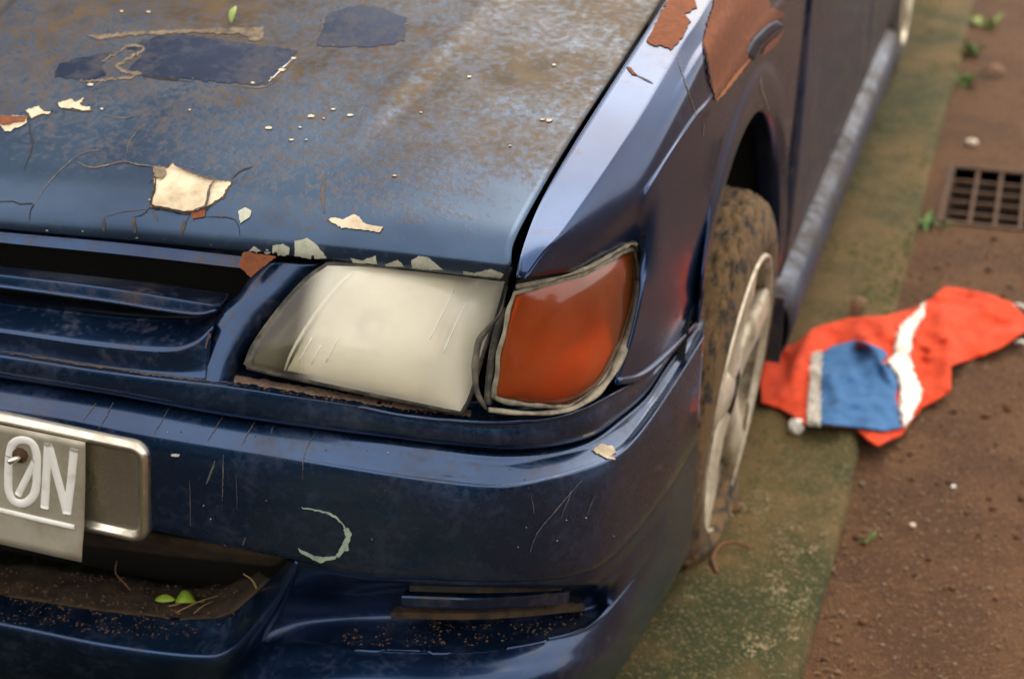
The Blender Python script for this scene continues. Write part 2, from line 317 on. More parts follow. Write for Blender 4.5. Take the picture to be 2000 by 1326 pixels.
# ================================================================== the setting
RZ, KZ = .036, .062; KX = float((onz(1690, 850, KZ)+onz(1850, 190, KZ)+onz(1565, 1310, KZ))[0]/3)      # edge and height of the concrete strip
def groundmat(name, c1, c2, c3, s, bump, speck, sb=260):
    m = bpy.data.materials.new(name); m.use_nodes = True; n = m.node_tree; L = n.links; b = n.nodes['Principled BSDF']; b.inputs['Roughness'].default_value = .9
    tc = n.nodes.new('ShaderNodeTexCoord')
    def noi(sc, d=6, r=.65):
        t = n.nodes.new('ShaderNodeTexNoise'); t.inputs['Scale'].default_value = sc; t.inputs['Detail'].default_value = d; t.inputs['Roughness'].default_value = r; L.new(tc.outputs['Object'], t.inputs[0]); return t.outputs[0]
    def mix(f, lo, hi, A, Bc):
        r = n.nodes.new('ShaderNodeValToRGB'); r.color_ramp.elements[0].position = lo; r.color_ramp.elements[1].position = hi; L.new(f, r.inputs[0])
        x = n.nodes.new('ShaderNodeMix'); x.data_type = 'RGBA'; L.new(r.outputs[0], x.inputs['Factor'])
        for k, v in (('A', A), ('B', Bc)):
            if isinstance(v, tuple): x.inputs[k].default_value = (*v, 1)
            else: L.new(v, x.inputs[k])
        return x.outputs['Result']
    a = mix(noi(s), .43, .58, c1, c2); a = mix(noi(s*12, 4), .58, .72, a, c3)
    vo = n.nodes.new('ShaderNodeTexVoronoi'); vo.inputs['Scale'].default_value = sb; L.new(tc.outputs['Object'], vo.inputs['Vector'])
    hv = n.nodes.new('ShaderNodeSeparateColor'); L.new(vo.outputs['Color'], hv.inputs[0])
    a = mix(hv.outputs[0], .86, .93, a, speck); L.new(a, b.inputs['Base Color'])
    ad = n.nodes.new('ShaderNodeMath'); ad.operation = 'ADD'; L.new(noi(90, 8, .75), ad.inputs[0]); mu = n.nodes.new('ShaderNodeMath'); mu.operation = 'MULTIPLY'; mu.inputs[1].default_value = -.7; L.new(vo.outputs['Distance'], mu.inputs[0]); L.new(mu.outputs[0], ad.inputs[1])
    bp = n.nodes.new('ShaderNodeBump'); bp.inputs['Distance'].default_value = bump; bp.inputs['Strength'].default_value = .9; L.new(ad.outputs[0], bp.inputs['Height']); L.new(bp.outputs[0], b.inputs['Normal'])
    return m
M['asphalt'] = groundmat('brown_asphalt', (.105, .040, .010), (.165, .070, .022), (.042, .016, .005), 7, .016, (.22, .11, .04))
M['conc'] = groundmat('mossy_concrete', (.145, .090, .025), (.032, .040, .003), (.16, .11, .04), 5.0, .006, (.20, .15, .07), 330)
M['conc'].node_tree.nodes['Noise Texture'].inputs['Scale'].default_value = 3.2; M['conc'].node_tree.nodes['Noise Texture'].inputs['Detail'].default_value = 9
M['soil'] = groundmat('dark_soil', (.03, .022, .013), (.05, .035, .02), (.02, .016, .01), 6, .01, (.07, .05, .03))
gc = [onz(1868, 332, RZ), onz(2012, 322, RZ), onz(1990, 447, RZ), onz(1838, 442, RZ)]
gx0, gx1 = min(p[0] for p in gc)+.012, max(p[0] for p in gc)+.10; gy0, gy1 = gc[2][1], gc[0][1]+.01
gx0 = (gc[0][0]+gc[3][0])/2; gx1 = gx0+.26
def sheet_with_hole(name, xs, ys, skip, z, m, kind='structure'):
    V = [(x, y, z) for y in ys for x in xs]; n = len(xs); Fc = []
    for j in range(len(ys)-1):
        for i in range(n-1):
            if (i, j) != skip: Fc.append((j*n+i, j*n+i+1, (j+1)*n+i+1, (j+1)*n+i))
    o = link(name, V, Fc, m, smooth=False); tag(o, None, None, kind=kind); return o
road = sheet_with_hole('road', [KX-.02, gx0, gx1, 60], [-60, gy0, gy1, 90], (1, 1), RZ, M['asphalt']); road['label'] = 'reddish brown worn asphalt beside the concrete strip'; 
soil = link('ground', [(-90, -90, -.02), (KX, -90, -.02), (KX, 120, -.02), (-90, 120, -.02)], [(0, 1, 2, 3)], M['soil'], smooth=False); tag(soil, 'dark soil under and beyond the parked car', None, kind='structure')
# concrete strip: gently worn edge, uneven top
ys = np.arange(-4, 9, .03); G = []
for y in ys:
    e = .006*noise.noise(Vector((y*3, 1.3, 0)))+.003*noise.noise(Vector((y*17, 4, 0)))
    h = .004*noise.noise(Vector((y*2, 7.7, 0)))
    row = [(.30, y, -.03), (.30, y, KZ), (.55, y, KZ+h), (.72, y, KZ+h*.7+.002*noise.noise(Vector((y*8, 2, 0)))), (.84, y, KZ+h+.003*noise.noise(Vector((y*9, 5, 0)))), (KX-.016+e, y, KZ+h), (KX-.005+e, y, KZ-.005+h), (KX+e, y, KZ-.012), (KX+.002+e, y, -.01)]
    G.append(row)
me_ = Mesh().grid(np.array(G), flip=True); kerb = me_.obj('kerb', M['conc']); tag(kerb, 'mossy old concrete strip running under the wheels', None, kind='structure')
CONC = me_.bvh()
# drain: pit and grate
pit = Mesh(); d = .35
pit.v = [(gx0, gy0, RZ), (gx1, gy0, RZ), (gx1, gy1, RZ), (gx0, gy1, RZ), (gx0, gy0, -d), (gx1, gy0, -d), (gx1, gy1, -d), (gx0, gy1, -d)]
pit.f = [(4, 5, 6, 7), (0, 1, 5, 4), (1, 2, 6, 5), (2, 3, 7, 6), (3, 0, 4, 7)]
grate = bpy.data.objects.new('drain_grate', None); C.objects.link(grate); grate.location = (gx0, gy0, RZ)
tag(grate, 'rusty square iron drain grate set in the brown asphalt', 'drain grate')
inv = Matrix.Translation((-gx0, -gy0, 0)); inv0 = Matrix.Translation((-gx0, -gy0, -RZ))
po = pit.obj('pit', M['black'], grate, smooth=False); po.data.transform(inv0)
fr = Mesh(); t = .016
for lo, hi in (((gx0-t, gy0-t, -.03), (gx1+t, gy0, .004)), ((gx0-t, gy1, -.03), (gx1+t, gy1+t, .004)), ((gx0-t, gy0, -.03), (gx0, gy1, .004)), ((gx1, gy0, -.03), (gx1+t, gy1, .004))): fr.box(lo, hi)
fo = fr.obj('frame', M['iron'], grate, smooth=False); fo.data.transform(inv)
nb = 5
for i in range(1, nb):
    x = gx0+(gx1-gx0)*i/nb; b = Mesh().box((x-.0042, gy0, -.012), (x+.0042, gy1, .0)).obj('bar', M['iron'], grate, smooth=False); b.data.transform(inv)
for i in range(1, 5):
    y = gy0+(gy1-gy0)*i/5; b = Mesh().box((gx0, y-.0045, -.012), (gx1, y+.0045, -.002)).obj('cross_bar', M['iron'], grate, smooth=False); b.data.transform(inv)
# grit scattered on the asphalt
def pebbles(name, n, xr, yr, zf, smin, smax, m, label):
    v = []; f = []
    base = [Vector(p).normalized() for p in ((1, 0, 0), (-1, 0, 0), (0, 1, 0), (0, -1, 0), (0, 0, 1), (0, 0, -1))]
    tri = [(0, 2, 4), (2, 1, 4), (1, 3, 4), (3, 0, 4), (2, 0, 5), (1, 2, 5), (3, 1, 5), (0, 3, 5)]
    for i in range(n):
        x = random.uniform(*xr); y = random.uniform(*yr); s = smin+(smax-smin)*random.random()**4; b = len(v)
        if gx0-.02 < x < gx1+.02 and gy0-.02 < y < gy1+.02: continue
        a = random.uniform(0, 6.28); ca, sa = math.cos(a), math.sin(a)
        for p in base:
            q = p*s*random.uniform(.7, 1.3); v.append((x+q.x*ca-q.y*sa, y+q.x*sa+q.y*ca, zf+q.z*.55+s*.2))
        f += [tuple(b+k for k in t) for t in tri]
    o = link(name, v, f, m, smooth=True); tag(o, label, None, kind='stuff'); return o
M['grit'] = groundmat('grit_stone', (.12, .07, .04), (.24, .17, .11), (.05, .035, .025), 60, .001, (.34, .27, .19))
pebbles('gravel', 9000, (KX+.005, 1.6), (-.6, 1.6), RZ, .0008, .0045, M['grit'], 'fine loose grit scattered over the brown asphalt')
pebbles('gravel', 1500, (KX+.005, 1.9), (1.6, 4.5), RZ, .0015, .006, M['grit'], 'loose grit on the far asphalt beyond the cloth')
pebbles('clods', 420, (KX+.01, 1.5), (-.6, 1.6), RZ, .003, .010, mat('clod', (.10, .042, .013), .95, col2=(.05, .02, .008), nscale=60), 'crumbly brown clods lying on the asphalt around the cloth')
M['lichen'] = groundmat('lichen_crumb', (.30, .24, .13), (.19, .15, .07), (.40, .33, .21), 60, .001, (.45, .38, .25))
def crumbs():
    v = []; f = []
    for i in range(9000):
        y = random.uniform(-.45, .5); x = random.uniform(.70, KX-.012); s = random.uniform(.0007, .0026)
        if noise.noise(Vector((x*14, y*9, 3))) + .9*(x-.86)*4 - .5*abs(y+.15) < .12 or noise.noise(Vector((x*40, y*30, 8))) < -.05: continue
        b = len(v); z = KZ+.002
        for k in range(5):
            a = k*1.2566+random.uniform(-.3, .3); v.append((x+s*math.cos(a)*random.uniform(.6, 1.2), y+s*1.4*math.sin(a), z))
        v.append((x, y, z+s*.5)); v.append((x, y, z-s))
        f += [(b+k, b+(k+1) % 5, b+5) for k in range(5)]+[(b+(k+1) % 5, b+k, b+6) for k in range(5)]
    return link('lichen', v, f, M['lichen'])
def flecks(name, n, fx, fy, zf, smin, smax, m, label, seed):
    r_ = random.Random(seed); v = []; f = []
    for _ in range(n):
        y = fy(r_); x = fx(r_, y); s_ = r_.uniform(smin, smax); a = r_.uniform(0, 6.28); b = len(v); z = zf(x)
        ca_, sa_ = math.cos(a), math.sin(a)
        for dx, dy, dz in ((-1, 0, 0), (0, -.35, .12), (1, 0, .25), (0, .35, .12)): v.append((x+s_*(dx*ca_-dy*sa_), y+s_*(dx*sa_+dy*ca_), z+s_*dz*r_.uniform(.2, 1.4)))
        f.append((b, b+1, b+2, b+3))
    return tag(link(name, v, f, m, smooth=False), label, None, kind='stuff')
flecks('leaf_litter', 420, lambda r_, y: KX+abs(r_.gauss(0, .03))+.003, lambda r_: r_.uniform(-.5, 4), lambda x: RZ+.002, .002, .009, mat('litter', (.10, .05, .02), .9, col2=(.19, .11, .045), nscale=30), 'small brown leaf litter gathered along the foot of the concrete strip', 5)
flecks('leaf_litter', 160, lambda r_, y: r_.uniform(.72, 1.6), lambda r_: r_.uniform(-.4, 3.5), lambda x: (KZ if x < KX else RZ)+.003, .002, .007, mat('litter_dark', (.07, .035, .015), .9, col2=(.15, .085, .03), nscale=30), 'scattered brown leaf crumbs over concrete and asphalt', 6)
def moss():
    v = []; f = []; r_ = random.Random(31)
    for _ in range(2600):
        y = r_.uniform(-.5, 3.6); x = r_.uniform(.72, KX-.004)
        if noise.noise(Vector((x*7, y*3.2, 11)))+(.86-x)*1.2 < .1: continue
        s_ = r_.uniform(.003, .009); b = len(v); n_ = 6
        for k in range(n_): a = k*1.047; v.append((x+s_*math.cos(a)*r_.uniform(.6, 1.2), y+s_*math.sin(a)*r_.uniform(.8, 1.5), KZ-.001))
        v.append((x, y, KZ+s_*.35)); f += [(b+k, b+(k+1) % n_, b+n_) for k in range(n_)]
    return link('moss', v, f, mat('moss', (.045, .05, .006), 1.0, col2=(.09, .085, .015), nscale=60, bump=.002, bscale=400))
tag(moss(), 'low dark green moss cushions on the concrete strip', None, kind='stuff')
tag(crumbs(), 'pale lichen crumbs speckling the mossy concrete strip', None, kind='stuff')

# ================================================================== the car
car = bpy.data.objects.new('car', None); C.objects.link(car)
tag(car, 'derelict dark blue car with peeling bonnet paint, amber indicator and flat muddy tyre', 'car')

# ---- hood
crown = lambda y: .030*np.clip((y+.70)/.5, 0, 1)
EDGE = np.array([(.684, -.675), (.688, -.62), (.690, -.55), (.692, -.45), (.696, -.30), (.702, -.1), (.712, .2), (.72, .52)])
ge = [onh(*p) for p in ((1018, 440), (1040, 400), (1100, 295), (1200, 140), (1290, 0))]
EY = np.array([p[1] for p in ge]); EX = np.array([p[0] for p in ge])
def xedge(y): return np.interp(y, np.concatenate([EY, [.6]]), np.concatenate([EX, [EX[-1]+.012]]))
NX = 90
ca, cb = onh(690, 262, .02), onh(960, 0, .025)        # raised crease running back along the bonnet
def hoodz(x, y):
    z = zh(y)+crown(y)*(1-(x/.70)**2)
    d = cb[:2]-ca[:2]; L = np.linalg.norm(d); d = d/L; t = (x-ca[0])*d[0]+(y-ca[1])*d[1]; q = abs((x-ca[0])*d[1]-(y-ca[1])*d[0])
    z += .0046*np.clip(t/.14, 0, 1)/(1+np.exp(((x-ca[0])*d[1]-(y-ca[1])*d[0])/.0018))*np.exp(-np.clip(-((x-ca[0])*d[1]-(y-ca[1])*d[0]), 0, 1)/.10)
    z += .0012*noise.noise(Vector((x*7, y*7, .5)))
    return z
Zg = lambda z: (lambda px, py, oo=None: onz(px, py, z))
r0 = curve([(0, 446), (240, 468), (480, 491), (740, 518), (990, 546)], Zg(.708), NX, True)
r2 = curve([(0, 397), (240, 420), (480, 443), (740, 474), (1000, 508)], Zg(.730), NX, True)
rows = []
lip = r0.copy(); lip[:, 1] += .018; lip[:, 2] += .002
rows += [lip, r0+np.array([0, .003, -.001]), r0*.9+r2*.1+np.array([0, -.002, 0]), r0*.5+r2*.5+np.array([0, -.004, 0]), r0*.12+r2*.88+np.array([0, -.002, 0])]
yb = r2[:, 1]
for y in (.012, .03, .06, .10, .15, .21, .28, .36, .44, .53, .63, .75, .9, 1.05, 1.17):
    yy = yb+y; xe = xedge(yy[-1]); xs = r2[:, 0]/r2[-1, 0]*xe
    rows.append(np.array([(x, v, hoodz(x, v)) for x, v in zip(xs, yy)]))
for i in (5,): rows[i][:, 2] -= .003
G = loft(rows, 6); hm = Mesh().grid(G, facing(G)); hood = mirror(hm.obj('hood', M['hood'], car, solid=.003)); HB = hm.bvh()
hood['label'] = 'faded blue bonnet with brown grime and flaking paint'

# ---- bumper
NB = 150
gL = [(0, 741), (224, 776), (441, 815), (700, 850), (840, 868), (1000, 883, -.030), (1140, 862, -.027), (1212, 816, -.023), (1264, 771, -.020), (1307, 708, -.018), (1374, 622, -.016)]
def sh(pts, dy, o=None): return [(p[0], p[1]+dy)+((o,) if o is not None else p[2:]) for p in pts]
Rl = [(0, 792), (140, 814), (288, 843), (535, 884), (700, 912), (820, 930), (971, 945), (1074, 930), (1189, 892), (1245, 846), (1315, 748), (1374, 652)]
B0 = curve(sh(gL, -4, -.048), F(-.048), NB, True); B1 = curve(gL, F(-.031), NB, True)
Ru = curve(sh(Rl, -15), F(-.0085), NB, True); R_ = curve(Rl, F(-.0018), NB, True); Rd = curve(sh(Rl, 13), F(.0018), NB, True)
F2 = curve([(0, 860), (300, 905), (560, 960), (800, 1000), (971, 1015), (1090, 995), (1200, 945), (1310, 830), (1371, 720)], F(.006), NB, True)
F3p = [(0, 985), (296, 1035), (432, 1064), (580, 1095), (700, 1125), (800, 1131), (1000, 1136), (1120, 1125), (1200, 1085), (1300, 965), (1364, 860)]
F3 = curve(F3p, F(.002), NB, True); F3a = curve(sh(F3p, -25), F(.005), NB, True)
G = loft([B0, B1, B1*.5+Ru*.5+np.array([0, -.001, 0.001]), Ru, R_, Rd, F2, F3a, F3], 6)
bm1 = Mesh().grid(G, facing(G)); BB = bm1.bvh()
# lower right: tuck, fog pocket, ledge and lower lip
f = lambda pts: curve(pts, F(0), 110)
p2 = [f([(582, 1096, .002), (700, 1126, .002), (800, 1132, .002), (1000, 1137, .002), (1120, 1126, .002), (1200, 1086, .002), (1300, 966, .002), (1364, 861, .002)]),
      f([(560, 1140, -.012), (670, 1150, -.028), (795, 1141, -.008), (950, 1145, -.006), (1100, 1146, -.004), (1190, 1120, 0), (1292, 1005, 0), (1360, 920, 0)]),
      f([(548, 1160, -.02), (660, 1168, -.045), (788, 1150, -.045), (950, 1154, -.045), (1105, 1152, -.03), (1193, 1135, -.001), (1289, 1030, 0), (1358, 950, 0)]),
      f([(520, 1200, -.03), (630, 1208, -.062), (758, 1207, -.062), (950, 1208, -.055), (1135, 1190, -.035), (1200, 1168, -.003), (1283, 1060, 0), (1355, 985, 0)]),
      f([(478, 1252, -.028), (600, 1250, -.028), (720, 1266, -.006), (890, 1268, -.006), (1060, 1248, -.006), (1165, 1208, -.003), (1278, 1080, 0), (1354, 1000, 0)]),
      f([(470, 1262, -.028), (590, 1258, -.016), (720, 1273, 0), (890, 1275, 0), (1062, 1255, 0), (1168, 1216, 0), (1274, 1093, 0), (1353, 1012, 0)]),
      f([(452, 1290, -.03), (545, 1300, .004), (720, 1298, .019), (890, 1302, .019), (1070, 1284, .014), (1180, 1243, .005), (1272, 1125, 0), (1351, 1035, 0)]),
      f([(440, 1340, -.03), (540, 1350, .030), (720, 1355, .046), (890, 1358, .044), (1075, 1330, .028), (1190, 1282, .005), (1277, 1170, -.004), (1349, 1060, -.002)]),
      f([(430, 1430, -.04), (540, 1440, .028), (720, 1450, .045), (890, 1450, .042), (1085, 1410, .02), (1195, 1330, -.02), (1275, 1205, -.015), (1347, 1078, -.008)])]
ghost = f([(584, 1060, .004), (700, 1092, .004), (800, 1098, .004), (1000, 1103, .004), (1120, 1093, .004), (1198, 1050, .004), (1303, 925, .003), (1366, 825, .003)])
G2 = loft([ghost]+p2, 6)[3:]; G2[:3] += np.array([-.0010, .0012, 0]); bm2 = Mesh().grid(G2, facing(G2)); LB = bm2.bvh()
# lip of the lower air intake, sweeping up into the strut
f = lambda pts: curve(pts, F(0), 90, True)
p3 = [f([(0, 1160, -.045), (200, 1190, -.045), (350, 1206, -.045), (440, 1200, -.045), (492, 1162, -.045), (525, 1130, -.045), (562, 1092, -.035)]),
      f([(0, 1180, -.026), (200, 1216, -.026), (368, 1240, -.026), (438, 1234, -.026), (500, 1180, -.024), (538, 1139, -.018), (574, 1092, -.004)]),
      f([(0, 1202, -.009), (200, 1242, -.009), (375, 1265, -.009), (446, 1255, -.009), (509, 1192, -.008), (547, 1146, -.006), (579, 1094, 0)]),
      f([(0, 1222, .002), (200, 1262, .002), (382, 1284, .002), (452, 1271, .002), (521, 1200, .000), (556, 1150, .000), (585, 1097, .001)]),
      f([(0, 1250, -.004), (200, 1290, -.004), (388, 1308, -.004), (462, 1286, -.006), (532, 1206, -.008), (562, 1154, -.006), (588, 1099, -.002)]),
      f([(0, 1310, -.03), (200, 1345, -.03), (400, 1345, -.03), (475, 1300, -.03), (538, 1215, -.028), (566, 1160, -.02), (592, 1102, -.008)]),
      f([(0, 1360, -.09), (200, 1385, -.09), (405, 1370, -.08), (482, 1310, -.07), (542, 1222, -.06), (570, 1165, -.05), (596, 1106, -.02)])]
G3 = loft(p3, 5); bm3 = Mesh().grid(G3, facing(G3)); IB = bm3.bvh()
bm = Mesh(); bm.grid(G, facing(G))
bumper = mirror(bm.obj('bumper', M['bump'], car, solid=.003)); bumper['label'] = 'dark blue bumper with bright upper ridge and scuffs'
lowr = bm2.obj('lower_bumper', M['low'], car, solid=.003)
lipo = mirror(bm3.obj('intake_lip', M['low'], car, solid=.003))
# inner ledge filled with dirt, behind it the dark intake
f = lambda pts: curve(pts, F(0), 70, True)
G = loft([f([(0, 1162, -.043), (200, 1192, -.043), (350, 1207, -.043), (440, 1201, -.043), (492, 1163, -.043), (525, 1131, -.043)]),
          f([(0, 1135, -.07), (200, 1165, -.07), (340, 1182, -.07), (430, 1178, -.07), (482, 1150, -.07), (515, 1124, -.065)]),
          f([(0, 1095, -.12), (200, 1122, -.12), (330, 1142, -.12), (420, 1145, -.12), (475, 1128, -.11), (505, 1112, -.10)])], 5)
for i in range(G.shape[0]):
    for j in range(G.shape[1]): G[i, j, 2] += .004*noise.noise(Vector(G[i, j]*40))+.003*noise.noise(Vector(G[i, j]*110))
dm = Mesh().grid(G, facing(G)); DB = dm.bvh(); mirror(dm.obj('dirt_ledge', M['dirt'], car, solid=.002))
G = loft([f([(0, 1000, -.045), (300, 1046, -.045), (560, 1090, -.045)]), f([(0, 1020, -.05), (300, 1062, -.05), (555, 1098, -.05)]), f([(0, 1045, -.075), (300, 1085, -.075), (530, 1108, -.07)])], 3)
mirror(Mesh().grid(G, facing(G)).obj('intake_rail', M['dirt'], car, solid=.006))
# fog lamp blank slats
def bar(name, pts, hh, o, m, parent, depth=.012):
    top = curve(sh(pts, -hh), F(o), 40); bot = curve(sh(pts, hh), F(o+.001), 40); n = depth
    back = top.copy(); back[:, 1] += n; bb = bot.copy(); bb[:, 1] += n
    G = np.array([back, top, top*.85+bot*.15+np.array([0, -.0008, 0]), top*.15+bot*.85+np.array([0, -.0008, 0]), bot, bb]); a = Mesh().grid(G, facing(G)); return a.obj(name, m, parent, smooth=False)
bar('fog_slat', [(800, 1149), (950, 1152), (1098, 1147)], 6, -.022, M['plastic'], lowr)
bar('fog_slat', [(785, 1174), (950, 1178), (1112, 1167)], 11, -.022, M['grille'], lowr)
bar('fog_slat', [(764, 1202), (950, 1203), (1140, 1187)], 6, -.03, M['dirt'], lowr)

# ---- front strip between lamps and bumper
st = [(0, 690), (196, 720), (451, 751), (595, 775), (700, 789), (790, 808), (930, 820), (1035, 818, -.026), (1110, 805, -.022), (1180, 775, -.019), (1250, 737, -.017), (1300, 695, -.016), (1371, 616, -.015)]
NS = 130; sg = [(p_[0], p_[1]-8, -.020 if p_[0] < 1100 else -.013) for p_ in gL]
S0 = curve(sh(st, -34, -.064), F(-.064), NS, True); S1 = curve(st, F(-.028), NS, True); S2 = curve(sg, F(-.020), NS, True); S3 = curve(sh(gL, 0, -.036), F(-.035), NS, True)
S1b = curve([(a[0]*.82+b[0]*.18, a[1]*.82+b[1]*.18, b[2]-.001) for a, b in zip([(0, 690), (200, 720), (441, 750), (700, 789), (840, 812), (1000, 820), (1130, 797), (1205, 762), (1262, 730), (1303, 692), (1372, 615)], sg)], F(-.021), NS, True)
G = loft([S0, S1, S1b, S2, S3], 5); sm = Mesh().grid(G, facing(G)); strip = mirror(sm.obj('front_panel', M['bump'], car, solid=.002)); SB = sm.bvh()

# ---- grille
gk = lambda o: F(o-.035, -.55, .60)
f = lambda pts, o=0, N=70: curve([p[:2] for p in pts], gk(o), N, True)
pil_in = [(520, 502), (490, 540), (466, 574), (432, 606), (416, 638), (404, 680), (398, 742)]
pil_out = [(640, 513), (596, 554), (526, 624), (473, 697), (453, 748)]
def slat(name, rows, m=None, thick=.002):
    G = loft(rows, 5); a = Mesh().grid(G, facing(G)); o = mirror(a.obj(name, m or M['grille'], None, solid=thick)); return o, a.bvh()
t = f([(0, 449), (240, 471), (500, 500)], -.004); b = f([(0, 473), (240, 497), (478, 524)], -.002)
s1, _ = slat('slat', [t+np.array([0, .03, 0]), t, t*.8+b*.2+np.array([0, -.003, 0]), t*.2+b*.8+np.array([0, -.003, 0]), b, b+np.array([0, .025, -.002])])
t = f([(0, 517), (250, 544), (450, 572)], -.035); k = f([(0, 536), (200, 560), (432, 597)], 0); b = f([(0, 559), (200, 586), (371, 612), (425, 606)], -.002)
s2, _ = slat('slat', [t, t*.1+k*.9, k*.97+b*.03, k*.9+b*.1+np.array([0, -.001, 0]), k*.1+b*.9, b, b+np.array([0, .03, -.002])])
t = f([(0, 589), (245, 616), (371, 620), (420, 612)], -.026); k = f([(0, 647), (175, 672), (320, 685), (380, 672), (415, 640)], .010); b = f([(0, 690), (196, 720), (300, 732), (405, 742)], 0)
grille, WB = slat('grille', [t+np.array([0, .03, -.004]), t, t*.85+k*.15, t*.5+k*.5+np.array([0, .003, 0]), t*.1+k*.9+np.array([0, 0, 0.001]), k, k*.9+b*.1+np.array([0, -.001, 0]), b*.8+k*.2, b, b+np.array([0, .03, 0])])

grille.parent = car; s1.parent = s2.parent = grille
a = curve(pil_in, gk(-.012), 50); b = curve(pil_out, gk(-.012), 50)
a2 = a+np.array([0, .03, 0]); b2 = b+np.array([0, .03, 0]); mid = (a+b)/2
G = loft([a2, a, a*.8+b*.2+np.array([0, -.012, .002]), mid+np.array([0, -.015, .003]), a*.2+b*.8+np.array([0, -.012, .002]), b, b2], 5)
gm = Mesh().grid(G, facing(G)); pillar_ = gm.obj('grille_pillar', M['grille'], grille, solid=.002); GB = gm.bvh()

# ---- lamps
def coons(bot, top, left, right, nu=36, nv=26, bulge=0.0, guide=None):
    b, t = curve(bot, guide, nu), curve(top, guide, nu); l, r = curve(left, guide, nv), curve(right, guide, nv)
    u = np.linspace(0, 1, nu)[None, :, None]; v = np.linspace(0, 1, nv)[:, None, None]
    P = (1-v)*b[None]+v*t[None]+(1-u)*l[:, None]+u*r[:, None]-((1-u)*(1-v)*b[0]+u*(1-v)*b[-1]+(1-u)*v*t[0]+u*v*t[-1])
    n = np.cross(P[:, -1].mean(0)-P[:, 0].mean(0), P[-1].mean(0)-P[0].mean(0)); n /= np.linalg.norm(n)
    if n@(CAM-P.reshape(-1, 3).mean(0)) < 0: n = -n
    w_ = (1-(2*u-1)**4)*(1-(2*v-1)**4); return P+n*bulge*w_, n
hk = F(-.032, -.42, .60)
P, n = coons([(482, 714), (560, 732), (700, 762), (800, 783), (899, 803)], [(640, 519), (720, 522), (850, 534), (986, 550)],
             [(482, 714), (500, 672), (550, 603), (600, 548), (640, 519)], [(899, 803), (916, 770), (940, 690), (968, 612), (986, 550)], bulge=.014, guide=hk)
lm = Mesh().grid(P, facing(P)); headlight = lm.obj('headlight', M['lens'], car); headlight['label'] = 'milky hazed headlight lens'; HL = lm.bvh()
# housing behind the lens: bowl reflector and dark inner bezel
def housing(P, n, u0, u1, depth, name, m, parent, inset=.0, pw=2.0):
    nv, nu = P.shape[:2]; G = []
    for i in np.linspace(inset, 1-inset, 26):
        row = []
        for j in np.linspace(u0, u1, 32):
            fi, fj = i*(nv-1), j*(nu-1); i0, j0 = min(int(fi), nv-2), min(int(fj), nu-2); a, b_ = fi-i0, fj-j0
            p = (1-a)*((1-b_)*P[i0, j0]+b_*P[i0, j0+1])+a*((1-b_)*P[i0+1, j0]+b_*P[i0+1, j0+1])
            s = (2*(i-inset)/(1-2*inset)-1); q = 2*(j-u0)/(u1-u0)-1; dd = depth*(1-abs(s)**pw)*(1-abs(q)**pw)+.004
            row.append(p-n*dd)
        G.append(row)
    G = np.array(G); return Mesh().grid(G, facing(G)).obj(name, m, parent, solid=.002)
housing(P, n, .17, .80, .040, 'reflector', M['reflector'], headlight)
housing(P, n, .79, .995, .012, 'reflector', M['white'], headlight)
gb = np.array([P[i_, 16]-n*.030 for i_ in (9, 16)]); bmx = bmesh.new(); bmesh.ops.create_uvsphere(bmx, u_segments=20, v_segments=12, radius=.016)
for v in bmx.verts: v.co.y *= 1.3; v.co += Vector(gb.mean(0))
mb_ = bpy.data.meshes.new('bulb'); bmx.to_mesh(mb_); bmx.free(); mb_.materials.append(M['alu']); bo_ = bpy.data.objects.new('bulb', mb_); C.objects.link(bo_); bo_.parent = headlight
for ku, kv0, kv1 in ((8, 3, 8), (10, 3, 7), (12, 4, 9), (26, 12, 22), (29, 10, 20)):      # a few moulded flutes
    fl = [P[v_, ku]+n*.0002 for v_ in range(kv0, kv1+1)]; Mesh().tube(fl, .0005, 6).obj('lens_flute', M['white'], headlight)
housing(P, n, .0, .185, .022, 'bezel', M['bezel'], headlight)
hb = Mesh(); rim = np.concatenate([P[0], P[1:, -1], P[-1, ::-1][1:], P[::-1, 0][1:-1]])
hb.tube(np.concatenate([rim, rim[:1]])-n*.004, .0042, 8, cap=False); hb.obj('lamp_gasket', M['rubber'], headlight)
G = np.array([rim-n*.003, rim+np.array([-.012, .06, -.006])]); Mesh().grid(np.concatenate([G, G[:, :1]], 1)).obj('lamp_case', M['plastic'], headlight)
ik = F(-.020, -.12, .60)
P2, n2 = coons([(966, 775), (1000, 784), (1060, 792), (1112, 794)], [(1006, 572), (1080, 553), (1150, 530), (1210, 498), (1240, 486)],
               [(966, 775), (974, 700), (990, 625), (1006, 572)], [(1112, 794), (1172, 745), (1215, 665), (1244, 560), (1240, 486)], bulge=.013, guide=ik)
tm = Mesh().grid(P2, facing(P2)); ind = tm.obj('indicator_lamp', M['amber'], car); ind['label'] = 'cracked amber indicator wrapped in dried sealant'
housing(P2, n2, .03, .97, .026, 'reflector', mat('amber_reflector', (.9, .7, .4), .3, metal=.5), ind, .03)
rim = np.concatenate([P2[0], P2[1:, -1], P2[-1, ::-1][1:], P2[::-1, 0][1:]]); k = len(rim)
rad = np.array([.0024+.0018*noise.noise(Vector(p*45)) for p in rim]); jit = np.array([np.array(noise.noise_vector(Vector(p*60)))*.0016 for p in rim])
Mesh().tube(rim+jit-n2*.001, rad, 10, cap=False).obj('sealant', M['seal'], ind)
lowp = curve([(955, 800), (1010, 806), (1075, 806), (1130, 792), (1180, 752), (1210, 700), (1238, 620), (1250, 550)], F(-.015, -.12, .6), 70)
rad = np.array([.0040+.0028*noise.noise(Vector(p*30)) for p in lowp]); Mesh().tube(lowp, rad, 10, squash=.6).obj('sealant', M['seal'], ind)
